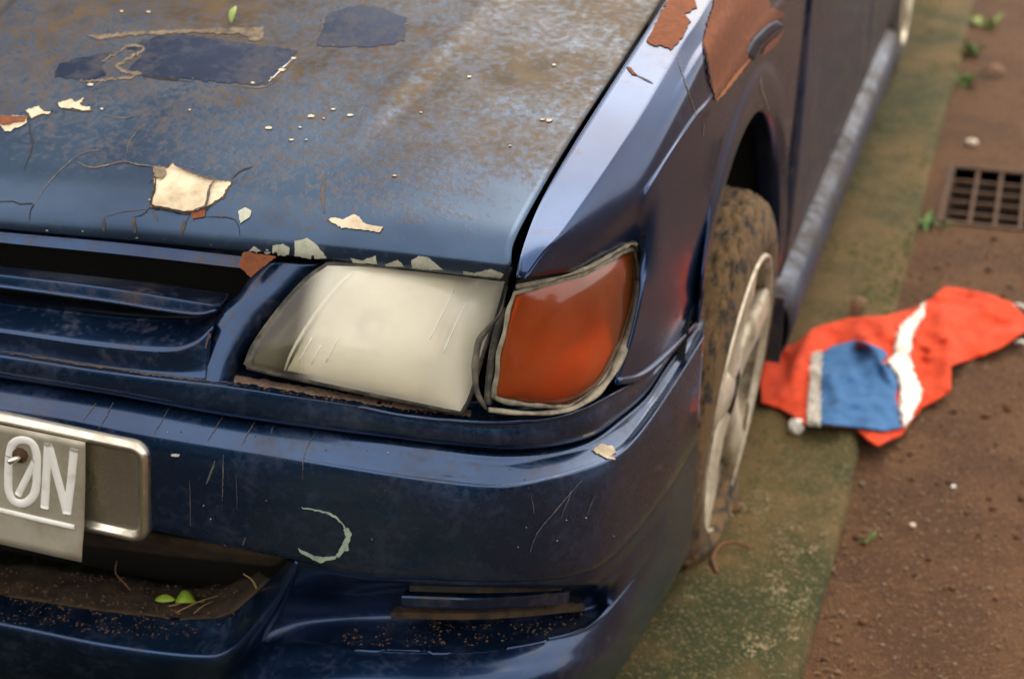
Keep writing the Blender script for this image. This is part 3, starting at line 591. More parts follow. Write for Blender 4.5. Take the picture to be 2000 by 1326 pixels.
tp = curve([(1010, 560), (1080, 545), (1150, 522), (1210, 488), (1240, 476), (1252, 500), (1253, 560)], F(-.015, -.12, .6), 70)
rad = np.array([.0022+.002*noise.noise(Vector(p*50)) for p in tp]); Mesh().tube(tp, rad, 8).obj('sealant', M['seal'], ind)
G = np.array([rim-n2*.002, rim+np.array([-.012, .045, -.006])]); Mesh().grid(G).obj('lamp_case', M['plastic'], ind)
# torn rubber seal between the two lamps
sp = curve([(990, 560), (978, 610), (955, 640), (935, 668), (928, 720), (932, 765), (950, 800)], F(-.02, -.3, .6), 60)
rad = np.array([.0014+.003*abs(noise.noise(Vector(p*38)))+.0035*max(0, math.sin(math.pi*(i/59-.25)/.75)) for i, p in enumerate(sp)]); Mesh().tube(sp, rad, 10, squash=.6).obj('lamp_seal', M['rubber'], headlight)
sp = curve([(986, 600), (968, 660), (958, 720), (952, 790)], F(-.028, -.3, .6), 40); Mesh().tube(sp, .004, 8).obj('lamp_seal', M['rubber'], headlight)

# ---- fender
NF = 140
Zf = lambda dz: (lambda px, py, oo=None: onh(px, py, dz))
fs = lambda o: F(o, -.05, .5)
AC = (0.0, .300)
def arch(r, a0, a1, N, x, dx=0.0):
    t = np.radians(np.linspace(a0, a1, N)); return np.stack([np.full(N, x), AC[0]-r*np.cos(t), AC[1]+r*np.sin(t)], 1)
def tail(P, y, z, x): return np.concatenate([P, [[x, y, z]]])
T0 = cr(np.array([onh(1012, 541, -.006)]+[onh(*p, 0) for p in ((1019, 492), (1053, 402), (1113, 298), (1210, 146), (1304, 0))]+[(.725, .2, zh(.2)), (.735, .46, zh(.46))]))
T0[:, 2] = np.where(T0[:, 1] < -.6, T0[:, 2], T0[:, 2])
L1 = cr(np.array([onh(1024, 542, -.010)]+[onh(*p, -.003) for p in ((1062, 490), (1108, 440), (1225, 267), (1315, 112), (1390, 0))]+[(.768, .2, zh(.2)-.006), (.772, .46, zh(.46)-.006)]))
La = cr(np.array([sheet(1140, 526, -.018, -.12), sheet(1175, 462, -.015), sheet(1255, 350, -.010), sheet(1345, 178, -.010), sheet(1420, 45, -.010), (.787, .2, .82), (.79, .46, .83)]))
L2 = cr(np.array([sheet(1240, 476, -.014, -.12), sheet(1262, 390, -.006), sheet(1300, 320, -.004), sheet(1360, 232, -.003), sheet(1396, 190, -.003), sheet(1480, 60, -.002), (.799, .22, .765), (.800, .46, .765)]))
L2b = cr(np.array([sheet(1247, 494, -.012, -.12), sheet(1278, 415, -.005), sheet(1315, 345, -.0042), sheet(1372, 255, -.0042), sheet(1408, 212, -.0042), sheet(1488, 85, -.003), (.797, .22, .745), (.798, .46, .742)]))
rows = [resample(q, NF) for q in (T0+np.array([-.003, 0, -.02]), T0, T0*.93+resample(L1, len(T0))*.07+np.array([0, 0, .001]), )] if False else []
T0r, L1r, Lar, L2r, L2br = (resample(q, NF) for q in (T0, L1, La, L2, L2b))
low = np.concatenate([curve([(1203, 742), (1250, 731), (1302, 688), (1369, 614)], F(-.012), 40), arch(.372, 36, 178, 110, .797)])
low2 = np.concatenate([curve([(1230, 672), (1283, 645), (1328, 605), (1370, 562)], F(-.007), 40), arch(.405, 40, 172, 110, .800)])
low3 = np.concatenate([curve([(1252, 575), (1295, 540), (1335, 500), (1374, 450)], F(-.005), 40), arch(.425, 55, 160, 110, .795)])
lp_in = low.copy(); lp_in[40:] = arch(.360, 36, 178, 110, .792)
lp_bk = lp_in.copy(); lp_bk[:, 0] -= .03
mids = [resample(q, NF) for q in (low3, low2, low, lp_in, lp_bk)]
fl_ = np.clip((np.arange(NF)-6)/20, 0, 1)[:, None]
G = loft([T0r+fl_*np.array([-.002, 0, -.03])+(1-fl_)*np.array([.0, .012, .0]), T0r, T0r*.93+L1r*.07+np.array([0, 0, .0003]), T0r*.5+L1r*.5+np.array([0, 0, .0006]), T0r*.07+L1r*.93+np.array([0, 0, .0002]), L1r, L1r*.88+Lar*.12+np.array([.001, 0, 0]), L1r*.5+Lar*.5+np.array([.001, 0, 0]), Lar, Lar*.25+L2r*.75+np.array([-.001, 0, 0]), L2r, L2br, L2br*.45+mids[0]*.55, mids[0], mids[1], mids[2], mids[3], mids[4]], 5)
fm = Mesh().grid(G, facing(G)); fender = fm.obj('fender', M['fend'], car, solid=.0025); FB = fm.bvh(); fender['label'] = 'glossy blue front wing with large rust scabs'
def mcopy(o, parent=None):
    """the same part on the car's other side"""
    c = o.copy(); c.data = o.data.copy(); c.data.transform(Matrix.Scale(-1, 4, (1, 0, 0))); c.data.flip_normals(); C.objects.link(c); c.parent = parent
    for ch in list(o.children): mcopy(ch, c)
    return c

# ---- engine bay, wheel well, sides, cabin
eb = Mesh().box((-.62, -.60, .25), (.62, .45, .66)); eb.obj('engine_bay_dark', M['black'], car, smooth=False)  # near-black box, stands in for the shade behind panel gaps and grille
G = np.array([arch(.375, -10, 190, 40, x) for x in (.79, .45)]); ww = Mesh().grid(G)
r = arch(.375, -10, 190, 40, .45); b0 = len(ww.v); ww.v += [tuple(p) for p in r]+[(.45, 0, .2)]; ww.f += [(b0+i, b0+i+1, b0+40) for i in range(39)]
well = ww.obj('wheel_well', M['black'], car)
def rarch(yc, r, n=40): t = np.radians(np.linspace(180, 0, n)); return [(yc+r*math.cos(a), .30+r*math.sin(a)) for a in t]
def side_panel(name, y0, y1, m=None, parent=None, cut=None):
    V = []; zs = [.235, .26, .30, .36, .45, .56, .66, .735, .75, .77, .82, .90]; xs = [.772, .785, .792, .797, .799, .800, .800, .801, .803, .797, .788, .775]
    ysn = np.linspace(y0, y1, 24); V = []; Fc = []
    for z, x in zip(zs, xs):
        for y in ysn: V.append((x-.003*max(0, y-2.6)**2, y, z))
    n = len(ysn)
    for i in range(len(zs)-1):
        for j in range(n-1):
            if cut:
                ym, zm = (ysn[j]+ysn[j+1])/2, (zs[i]+zs[i+1])/2
                if (ym-cut)**2+(zm-.3)**2 < .365**2: continue
            Fc.append((i*n+j, i*n+j+1, (i+1)*n+j+1, (i+1)*n+j))
    return link(name, V, Fc, m or M['door'], parent or car, solid=.02)
d1 = side_panel('door', .468, 1.50); d2 = side_panel('door', 1.508, 2.30); q = side_panel('rear_quarter', 2.308, 3.45, cut=2.5)
for dr, y in ((d1, 1.32), (d2, 2.15)): Mesh().box((.803, y, .775), (.825, y+.14, .80)).obj('handle', M['plastic'], dr, smooth=False)
G = loft([np.array([(x, y, z) for y in np.linspace(.385, 2.14, 20)]) for x, z in ((.74, .275), (.785, .262), (.806, .25), (.815, .225), (.812, .19), (.79, .165), (.70, .16))], 3)
sil = Mesh().grid(G, facing(G)).obj('sill', paint('sill_paint', .85, .35, .3, (.06, .045, .028), .38, .58, (9, 60), metal=.4), car, solid=.004)
Mesh().box((.70, .375, .16), (.808, .3849, .27)).obj('sill_end', M['door'], sil, smooth=False)
mcopy(lowr, car); mcopy(pillar_, grille); mcopy(fender, car); mcopy(headlight, car); mcopy(ind, car)
for o_ in (well, d1, d2, q, sil): mcopy(o_, car)
# windscreen, roof and glasshouse (out of frame above)
def strip_x(name, prof, m, hw):
    V = []; Fc = []
    for (y, z), h in zip(prof, hw):
        for u in np.linspace(-1, 1, 17): V.append((h*u, y+.05*u*u*(1 if y < 1.6 else -1), z-.025*u*u))
    for i in range(len(prof)-1):
        for j in range(16): Fc.append((i*17+j, i*17+j+1, (i+1)*17+j+1, (i+1)*17+j))
    return link(name, V, Fc, m, car, solid=.006)
strip_x('cowl', [(.47, .86), (.56, .892)], M['plastic'], [.70, .70]); strip_x('windscreen', [(.56, .893), (.85, 1.14), (1.15, 1.345)], M['glass'], [.69, .63, .57])
strip_x('roof', [(1.15, 1.346), (1.4, 1.39), (1.9, 1.40), (2.5, 1.36)], M['fend'], [.575, .585, .585, .57]); strip_x('rear_window', [(2.5, 1.359), (2.8, 1.15), (3.1, .95)], M['glass'], [.57, .62, .66])
strip_x('boot_lid', [(3.1, .949), (3.45, .93), (3.5, .55), (3.5, .3)], M['fend'], [.69, .7, .7, .7])
for s in (1, -1):
    pr = [(.62, .90), (3.05, .90), (2.5, 1.33), (1.18, 1.31)]; pts = [(s*(.775 if z < 1 else .60), y, z) for y, z in pr]
    link('side_window', pts, [(0, 1, 2, 3) if s > 0 else (3, 2, 1, 0)], M['glass'], car, smooth=False, solid=.004)
    for ya, yb_ in (((.58), (1.14)), ((1.52), (1.54)), ((3.08), (2.53))):
        Mesh().tube([(s*.778, ya, .885), (s*.70, (ya+yb_)/2, 1.11), (s*.60, yb_, 1.345)], .024, 8).obj('pillar', M['fend'], car)

# ---- wheels
def lathe(prof, n=96, y_noise=None):
    V = []; k = len(prof)
    for i in range(n):
        a = 2*math.pi*i/n
        for x, r in prof: V.append((x, r*math.cos(a), r*math.sin(a)))
    Fc = [(i*k+j, ((i+1) % n)*k+j, ((i+1) % n)*k+j+1, i*k+j+1) for i in range(n) for j in range(k-1)]
    return V, Fc
WR, RR = .272, .192
def make_wheel(loc, camber, flat):
    # x is outwards. rim barrel and lip
    V, Fc = lathe([(-.16, .172), (-.03, .176), (-.004, .1825)], 120); barrel = link('barrel', V, Fc, mat('dark_alloy', (.38, .32, .22), .5, metal=.4, col2=(.10, .075, .045), nscale=20))  # barrel toned darker than the spokes
    prof = [(-.010, .182), (-.002, RR-.006), (.002, RR-.004), (.005, RR-.001), (.004, RR+.002), (.0, RR+.003), (-.012, RR+.003), (-.02, RR)]
    V, Fc = lathe(prof, 120); wh = link('wheel', V, Fc, M['alloy'], car); barrel.parent = wh
    tp = [(-.012, RR-.002), (.000, RR+.005), (.004, RR+.022), (.001, RR+.044), (-.010, WR-.014), (-.021, WR-.005), (-.038, WR), (-.055, WR+.001), (-.09, WR+.002), (-.12, WR), (-.15, WR-.006), (-.17, WR-.02), (-.18, RR+.03), (-.165, RR)]
    tp = [tuple(p) for p in cr(np.array(tp), 6)]
    V, Fc = lathe(tp, 260); W = []
    for v in V:
        p = Vector(v); rr = math.hypot(p.y, p.z); a = math.atan2(p.z, p.y); e = 0
        if rr > WR-.02:
            e = .0035*noise.noise(Vector((p.x*60, p.y*60, p.z*60)))+.0025*noise.noise(p*150)
            g = abs(((p.x*46+.25*math.sin(a*34)) % 1)-.5); e += -.0035 if g < .09 else 0
        k = (rr+e)/rr; W.append([p.x, p.y*k, p.z*k])
    if flat:
        for q in W:
            k_ = 1-.07*min(1, max(0, -q[2]/.15)); q[1] *= k_; q[2] *= k_
            zb = -RR-.014
            if q[2] < zb+.03: t = (zb+.03-q[2]); q[2] = zb+.03-.03*(1-math.exp(-t/.03)) ; q[0] += (.012*min(1, t/.03) if q[0] > -.08 else -.012*min(1, t/.03))
    link('tyre', W, Fc, M['tyre'] if flat else M['rubber'], wh)
    # five broad spokes with hollow windows between them
    for s in range(5):
        a0 = 2*math.pi*s/5+.35; V = []; Fc = []
        for i, (r, wd, x, th) in enumerate([(.03, .034, -.006, .03), (.06, .036, -.008, .03), (.10, .033, -.006, .028), (.14, .031, -.001, .026), (.165, .031, -.001, .022), (.188, .034, .000, .012)]):
            for u, dx in ((-1, -.004), (-.75, 0.001), (0, .003), (.75, .001), (1, -.004), (1, -th), (-1, -th)):
                t = wd*u; V.append((x+dx, r*math.cos(a0)-t*math.sin(a0), r*math.sin(a0)+t*math.cos(a0)))
        for i in range(5):
            for j in range(7): b = i*7; Fc.append((b+j, b+(j+1) % 7, b+7+(j+1) % 7, b+7+j))
        link('spoke', V, Fc, M['alloy'], wh)
    V, Fc = lathe([(-.007, .0005), (-.007, .022), (-.009, .027), (-.014, .032), (-.02, .055), (-.04, .058)], 40); link('hub_cap', V, Fc, M['alloy'], wh)
    V, Fc = lathe([(-.07, .01), (-.07, .171)], 40); link('brake_disc', V, Fc, M['black'], wh)
    for s in range(4):
        a = 2*math.pi*s/4+.3; P = np.array([(-.03, .043*math.cos(a), .043*math.sin(a)), (-.012, .043*math.cos(a), .043*math.sin(a))]); Mesh().tube(P, .008, 6).obj('wheel_nut', M['iron'], wh, smooth=False)
    wh.location = loc; wh.rotation_euler = (0, camber, math.radians(-1.2) if flat else 0); return wh
make_wheel((.797, 0.03, KZ+RR+.014), math.radians(4.5), True)
make_wheel((.80, 2.5, KZ+WR), 0, False)
wl = make_wheel((-.805, 0, .29), 0, False); wl.rotation_euler = (0, 0, math.pi); wl = make_wheel((-.80, 2.5, .29), 0, False); wl.rotation_euler = (0, 0, math.pi)

# ---- number plate and holder
pn = F(.014)
def plane_pts(c):  # c: four corner pixels -> 3D on the plate plane
    return [sheet(px, py, o) for px, py, o in c]
A = sheet(0, 812, .012); Bq = sheet(288, 872, .012); Cq = sheet(290, 1066, .012)
ex = Bq-A; ex /= np.linalg.norm(ex); ez = Bq-Cq; hgt = np.linalg.norm(ez); ez /= hgt; ez = ez-ex*(ex@ez); ez /= np.linalg.norm(ez); ny = np.cross(ex, ez)
if ny[1] > 0: ny = -ny
def pl(u, v, d=0.0): return Cq+ex*u+ez*v+ny*d      # u<0 goes to the left from the holder's right edge
wH = .40; rr_ = .018
def rrect(w0, w1, h0, h1, r, n=8):
    o = []
    for cx, cy, a0 in ((w1-r, h0+r, -90), (w1-r, h1-r, 0), (w0+r, h1-r, 90), (w0+r, h0+r, 180)):
        for i in range(n+1): a = math.radians(a0+90*i/n); o.append((cx+r*math.cos(a), cy+r*math.sin(a)))
    return o
rings = [(0, -.010), (.0, -.003), (.0025, .002), (.006, .003), (.0095, .001), (.011, -.0025), (.013, -.003)]
V = []; Fc = []; n = 36
for ins, d in rings: V += [pl(u, v, d) for u, v in rrect(-wH+ins, -ins, ins, hgt-ins, max(.004, rr_-ins))]
for i in range(len(rings)-1):
    for j in range(n): Fc.append((i*n+j, i*n+(j+1) % n, (i+1)*n+(j+1) % n, (i+1)*n+j))
Fc.append(tuple((len(rings)-1)*n+j for j in range(n)))
holder = link('plate_holder', V, Fc, M['alu'], car); holder['label'] = 'dented bare metal number plate tray'
# plate: flat sheet whose lower part bends away from the tray
def onplane(px, py, d):
    D = ray(px, py); p0 = Cq+ny*d; t = ((p0-CAM)@ny)/(D@ny); p = CAM+D*t-Cq; return p@ex, p@ez
uR, vT = onplane(166, 864, .006); _, vB = onplane(161, 1090, .012)
def plate_pt(u, v, d=0.0):
    k = max(0, (vT-v)/(vT-vB)); return pl(uR+u, v, .006+.012*k*k+d)
pw = .372; ph = vT-vB; V = []; Fc = []; nu, nv = 40, 16
for i in range(nv+1):
    for j in range(nu+1): V.append(plate_pt(-pw*(1-j/nu), vB+ph*i/nv, .0012*noise.noise(Vector((j*.15, i*.3, 2)))))
for i in range(nv):
    for j in range(nu): a = i*(nu+1)+j; Fc.append((a, a+1, a+nu+2, a+nu+1))
plate = link('licence_plate', V, Fc, M['plate'], car, solid=.0012, offset=0); plate['label'] = 'bare metal number plate with white 0N'
def stroke(name, pxs, wpx=13, m='white', closed=False, depth=.0016):
    sc = hgt/ (1066-872); pts = [onplane(px, py, .009) for px, py in pxs]
    Q = np.array([(u-uR, v, 0) for u, v in pts]); Q = cr(Q, 8) if len(Q) > 3 else Q; Q = resample(Q, max(12, len(pxs)*6)); r = wpx*.5/1950
    V = []; Fc = []; T = np.gradient(Q, axis=0)
    if closed: T[0] = T[-1] = Q[1]-Q[-2]
    prof = [(-1, -.2), (-.92, .45), (-.6, .9), (0, 1), (.6, .9), (.92, .45), (1, -.2)]; K = len(prof)
    for i in range(len(Q)):
        t = T[i]/np.linalg.norm(T[i]); nn = np.array([-t[1], t[0]]); e = 1.0
        for a, h in prof: V.append(plate_pt(Q[i, 0]+nn[0]*a*r, Q[i, 1]+nn[1]*a*r, depth*h))
    for i in range(len(Q)-1):
        for j in range(K-1): Fc.append((i*K+j, i*K+j+1, (i+1)*K+j+1, (i+1)*K+j))
    Fc.append(tuple(range(K))); Fc.append(tuple((len(Q)-1)*K+j for j in range(K))[::-1])
    o = link(name, V, Fc, M[m], plate); md = o.modifiers.new('cap', 'SOLIDIFY'); md.thickness = .0005; return o
org = lambda L: [(x*.412, 780+y*.412) for x, y in L]
def circ(L): return org(L)
stroke('zero', org([(40, 270), (50, 225), (75, 202), (110, 198), (145, 212), (165, 250), (172, 300), (172, 400), (162, 450), (135, 480), (105, 488), (70, 475), (48, 440), (40, 400), (38, 330), (40, 270)]), 16, closed=True)
stroke('zero_slash', org([(88, 450), (165, 290)]), 13)
stroke('letter_n', org([(216, 510), (218, 370), (222, 215)]), 16); stroke('letter_n', org([(222, 215), (270, 370), (322, 535)]), 16); stroke('letter_n', org([(322, 535), (335, 390), (345, 240)]), 16)
stroke('underline', [(-150, 955), (0, 991), (70, 1008), (150, 1026)], 9)
u_, v_ = onplane(38, 890, .01); bp = [plate_pt(u_-uR, v_, d) for d in (.0, .004, .006)]
Mesh().tube([bp[0], bp[1]], .0075, 10).obj('bolt', M['iron'], plate); Mesh().tube([bp[1]+np.array([.002, 0, 0]), bp[1]+ny*.010-ex*.006-ez*.003], .0028, 8).obj('bolt', M['alu'], plate)

# ================================================================== wear on the panels
H = dict(sc=.35)
def dH(name, poly, m, halo=None, **k):
    if halo:        # grime that has crept in round the broken edge
        cx_, cy_ = sum(p[0] for p in poly)/len(poly), sum(p[1] for p in poly)/len(poly)
        decal('edge_grime', [(x+(x-cx_)/(abs(x-cx_)+abs(y-cy_)+1e-6)*halo, y+(y-cy_)/(abs(x-cx_)+abs(y-cy_)+1e-6)*halo) for x, y in poly], HB, M['grime'], hood, sc=.35, lift=.0005, thick=.0002, jag=1.6, step=8)
    return decal(name, poly, HB, M[m], hood, sc=.35, **k)
dH('paint_flake', [(700, 270), (800, 225), (1000, 190), (1300, 230), (1660, 285), (1640, 330), (1500, 460), (1440, 475), (1150, 455), (800, 425), (720, 390), (800, 300)], 'clean', jag=2.4, step=12, lift=.0005, thick=.0003)
decal('paint_flake', [(625, 60), (640, 28), (700, 10), (750, 18), (794, 36), (790, 80), (755, 91), (650, 92), (618, 90)], HB, M['clean'], hood, jag=2.2, step=12, lift=.0005, thick=.0003)
dH('paint_flake', [(420, 330), (560, 300), (640, 300), (560, 370), (600, 420), (470, 450), (300, 430), (330, 360)], 'clean', jag=2, step=14, lift=.0005, thick=.0003)
dH('peeled_strip', [(480, 205), (700, 183), (1100, 165), (1475, 155), (1475, 215), (1440, 235), (1380, 218), (1330, 192), (1100, 186), (800, 196), (560, 220)], 'tan', jag=2.2, lift=.0006, thick=.0003)
ribbon('peeled_strip', [(570, 345), (650, 300), (705, 268), (770, 258), (800, 285), (720, 330), (650, 370), (700, 400), (785, 415), (700, 440), (600, 450), (440, 458)], 5.5, HB, M['tan'], hood, sc=.35, jag=2.2)
dH('primer_patch', [(860, 935), (935, 945), (965, 920), (985, 935), (1095, 985), (1205, 1015), (1290, 1020), (1245, 1100), (1150, 1160), (1110, 1175), (1030, 1185), (920, 1165), (840, 1155), (865, 1060)], 'primer', halo=13, lift=.0013, jag=1.6, step=6)
dH('primer_patch', [(858, 940), (925, 945), (935, 985), (905, 1010), (870, 1000)], 'tan', lift=.0026, jag=.8, step=6)
ribbon('crack', [(1205, 1015), (1175, 1060), (1165, 1110), (1150, 1160), (1090, 1182)], 5, HB, M['stain'], hood, sc=.35, lift=.0032)
ribbon('crack', [(975, 935), (1090, 985), (1205, 1017), (1290, 1022)], 4, HB, M['stain'], hood, sc=.35, lift=.003)
ribbon('crack', [(865, 945), (868, 1060), (845, 1150), (920, 1168), (1030, 1190), (1110, 1180), (1160, 1150)], 4.5, HB, M['crack'], hood, sc=.35, lift=.0022)
dH('rust_patch', [(1065, 1192), (1150, 1165), (1142, 1212), (1075, 1226)], 'rust', jag=.8)
dH('primer_patch', [(145, 620), (215, 600), (240, 625), (285, 632), (270, 645), (230, 640), (180, 665), (160, 640)], 'primer', halo=10, lift=.0013, jag=1.3, step=6)
dH('primer_patch', [(325, 580), (395, 557), (420, 580), (470, 550), (445, 590), (515, 618), (470, 625), (400, 610), (335, 605)], 'primer', halo=10, lift=.0013, jag=1.3, step=6)
dH('primer_patch', [(-60, 650), (150, 652), (148, 690), (110, 715), (85, 718), (60, 742), (30, 738), (0, 705), (-60, 690)], 'primer', lift=.0012, jag=1, step=7)
dH('rust_patch', [(-60, 655), (146, 656), (144, 685), (80, 690), (60, 705), (20, 705), (-60, 690)], 'rust', lift=.0022, jag=1, step=7)
for pts, wd, mm in [([(435, 910), (510, 940), (600, 925), (690, 905), (760, 920), (840, 930), (865, 950)], 3.4, 'tan'), ([(640, 918), (700, 907), (760, 924), (840, 934)], 2.4, 'crack'),
                    ([(1290, 1005), (1340, 960), (1415, 930)], 3.6, 'crack'), ([(700, 880), (730, 780), (800, 705)], 2.4, 'tan'), ([(190, 1140), (260, 1040), (340, 950), (440, 870), (540, 840), (590, 860)], 2.2, 'tan'),
                    ([(-40, 1132), (60, 1125), (120, 1140), (190, 1140), (172, 1170), (165, 1230)], 3.2, 'crack'), ([(840, 1155), (800, 1195), (740, 1215)], 3.2, 'crack'), ([(840, 1165), (700, 1180), (590, 1210)], 2.4, 'stain'),
                    ([(1060, 1190), (1030, 1270), (1010, 1330)], 3.0, 'stain'), ([(1140, 1210), (1290, 1220), (1330, 1260), (1340, 1320)], 3.2, 'crack'), ([(158, 655), (168, 730), (182, 790), (175, 850), (150, 910), (135, 950)], 5.5, 'crack'),
                    ([(430, 905), (500, 935), (580, 925)], 2, 'tan'), ([(560, 640), (680, 662), (800, 640)], 2.0, 'tan'), ([(500, 560), (520, 500), (640, 400)], 2.2, 'tan'), ([(1290, 480), (1470, 490), (1560, 430), (1650, 320)], 2.4, 'tan'), ([(1500, 460), (1560, 400), (1640, 325)], 3.0, 'white'), ([(800, 430), (900, 440), (1050, 455)], 5, 'crack'), ([(1700, 265), (1780, 200), (1820, 80)], 2.0, 'tan')]:
    ribbon('crack', pts, wd*.6, HB, M[mm], hood, sc=.35)
for pts, wd in [([(580, 1215), (580, 1290)], 12), ([(745, 1215), (755, 1300)], 12), ([(1030, 1230), (1015, 1310)], 9), ([(850, 1180), (880, 1230)], 7), ([(1815, 960), (1800, 1080), (1810, 1190)], 8)]:
    ribbon('rust_run', pts, wd*.8, HB, M['stain'], hood, sc=.35, taper=True)
decal('primer_patch', [(640, 430), (655, 426), (668, 430), (690, 421), (702, 424), (708, 436), (749, 446), (742, 455), (705, 450), (668, 446)], HB, M['primer'], hood, jag=1.2, step=6)
for poly in ([(466, 413), (480, 407), (492, 414), (487, 427), (470, 437)], [(484, 492), (497, 480), (510, 490), (530, 492), (520, 497)], [(533, 480), (553, 476), (567, 484), (563, 500), (533, 497)], [(576, 471), (600, 466), (618, 476), (640, 503), (607, 505), (577, 498)],
             [(685, 503), (705, 508), (735, 499), (737, 514), (690, 512)], [(752, 515), (778, 507), (790, 519), (755, 519)], [(804, 508), (818, 499), (838, 503), (856, 517), (867, 526), (830, 525), (806, 522)], [(905, 528), (925, 532), (960, 524), (985, 534), (980, 541), (905, 534)]):
    decal('paint_chip', poly, HB, M['pale'], hood, jag=.8, step=6)
rs = random.Random(3)
spots = [(x*.35, y*.35) for x, y in ((1860, 615), (1955, 648), (1808, 665), (1735, 653), (1675, 715), (1500, 718), (1628, 785), (1710, 785), (1060, 618), (507, 478), (1410, 468), (680, 68), (830, 72), (570, 612), (1640, 330), (1575, 395), (1520, 440))]+[(650+x*.35, y*.35) for x, y in ((1235, 367), (762, 433), (492, 632), (1170, 672), (1207, 676), (990, 818), (345, 985))]
for x, y in spots:
    a = rs.uniform(1.7, 3.4)*(.8 if rs.random() < .5 else 1.35); b = a*rs.uniform(.5, .8); decal('fleck', [(x+a*1.6*math.cos(t)*rs.uniform(.75, 1.2), y+b*math.sin(t)*rs.uniform(.75, 1.2)) for t in np.linspace(0, 5.6, 8)], HB, M['primer'], hood, jag=0, step=8)
def chips(n, poly, spread, mats, sc=.35, seed=4, bvh=None, parent=None):
    r_ = random.Random(seed)
    for _ in range(n):
        i_ = r_.randrange(len(poly)); (xa, ya), (xb, yb_) = poly[i_], poly[(i_+1) % len(poly)]; t_ = r_.random(); x = (xa+(xb-xa)*t_)*sc+r_.gauss(0, spread); y = (ya+(yb_-ya)*t_)*sc+r_.gauss(0, spread*.7); a = r_.uniform(.7, 2.4)
        decal('paint_chip', [(x+a*1.5*math.cos(q_)*r_.uniform(.5, 1.3), y+a*.8*math.sin(q_)*r_.uniform(.5, 1.3)) for q_ in np.linspace(0, 5.4, 7)], bvh or HB, M[r_.choice(mats)], parent or hood, jag=0, step=8, lift=.0006, thick=.0003)
chips(26, [(860, 935), (985, 935), (1205, 1015), (1290, 1020), (1150, 1160), (920, 1165), (840, 1155)], 4, ('primer', 'grime', 'tan', 'crack'))
chips(22, [(700, 270), (1000, 190), (1660, 285), (1500, 460), (1150, 455), (800, 425)], 5, ('tan', 'grime', 'clean', 'tan'))
chips(14, [(1790, 80), (2000, 30), (2270, 100), (2250, 230), (1850, 262)], 4, ('tan', 'grime', 'clean'), seed=6)
chips(16, [(145, 620), (285, 632), (400, 557), (515, 618)], 5, ('primer', 'grime', 'crack'), seed=7)
chips(22, [(0, 1250), (1300, 1370), (2000, 1480), (2800, 1540)], 3, ('pale', 'grime', 'tan'), seed=8)
# small stalk and seed lying on the bonnet handled below as a loose thing
# top-left shine stays to the sky; fender scabs
z3 = dict(sc=.4, org=(1200, 0))
decal('rust_patch', [(255, -40), (370, -40), (405, 40), (345, 75), (370, 110), (330, 190), (275, 245), (235, 225), (195, 230), (155, 205), (200, 120), (230, 50)], FB, M['rust'], fender, jag=1.6, step=9, **z3)
decal('rust_patch', [(500, -40), (750, -40), (760, 40), (830, 60), (820, 90), (770, 95), (740, 125), (690, 160), (660, 200), (640, 250), (655, 290), (600, 350), (492, 490), (460, 400), (430, 210), (450, 120)], FB, M['rust'], fender, jag=1.8, step=9, **z3)
decal('rust_patch', [(715, 265), (740, 220), (820, 150), (800, 200), (770, 240), (725, 270)], FB, M['rust'], fender, jag=1.0, step=8, **z3)
decal('rust_patch', [(60, 330), (80, 335), (112, 372), (85, 367)], FB, M['rust'], fender, jag=.6, step=6, **z3)
ribbon('scratch', [(110, 370), (190, 410)], 3, FB, M['dust'], fender, sc=.4, org=(1200, 0))
ribbon('bare_edge', [(490, 490), (520, 455), (600, 352), (655, 288)], 7, FB, mat('bright_rust', (.42, .16, .06), .9), fender, sc=.4, org=(1200, 0), lift=.0024)
ribbon('bare_edge', [(432, 215), (462, 400), (488, 488)], 2.5, FB, M['crack'], fender, sc=.4, org=(1200, 0), lift=.0024)
ribbon('scratch', [(305, 280), (350, 420), (400, 570)], 1.6, FB, M['tan'], fender, sc=.4, org=(1200, 0)); ribbon('scratch', [(435, 600), (430, 670)], 1.6, FB, M['tan'], fender, sc=.4, org=(1200, 0))
ribbon('torn_edge', [(712, 372), (718, 440), (738, 500), (745, 540)], 4, FB, M['tan'], fender, sc=.4, org=(1200, 0))
# curling flap of loosened paint beside the scab
fl = []
base = [(640, 268), (668, 205), (700, 165), (745, 125), (790, 100)]
for i, (x, y) in enumerate(base):
    row = []
    for j, (dx, dy, li) in enumerate(((0, 0, .001), (10, 9, .0022), (22, 18, .003), (32, 25, .003), (40, 30, .0012))):
        q_ = cast(1200+(x+dx)*.4, (y+dy)*.4, FB, li*(1-.25*abs(i-2)));
        row.append(q_ if q_ is not None else row[-1])
    fl.append(row)
G = loft([np.array(r_) for r_ in fl], 4); link('paint_flap', G.reshape(-1, 3), gridfaces(*G.shape[:2]), M['clean'], fender, solid=.0008)
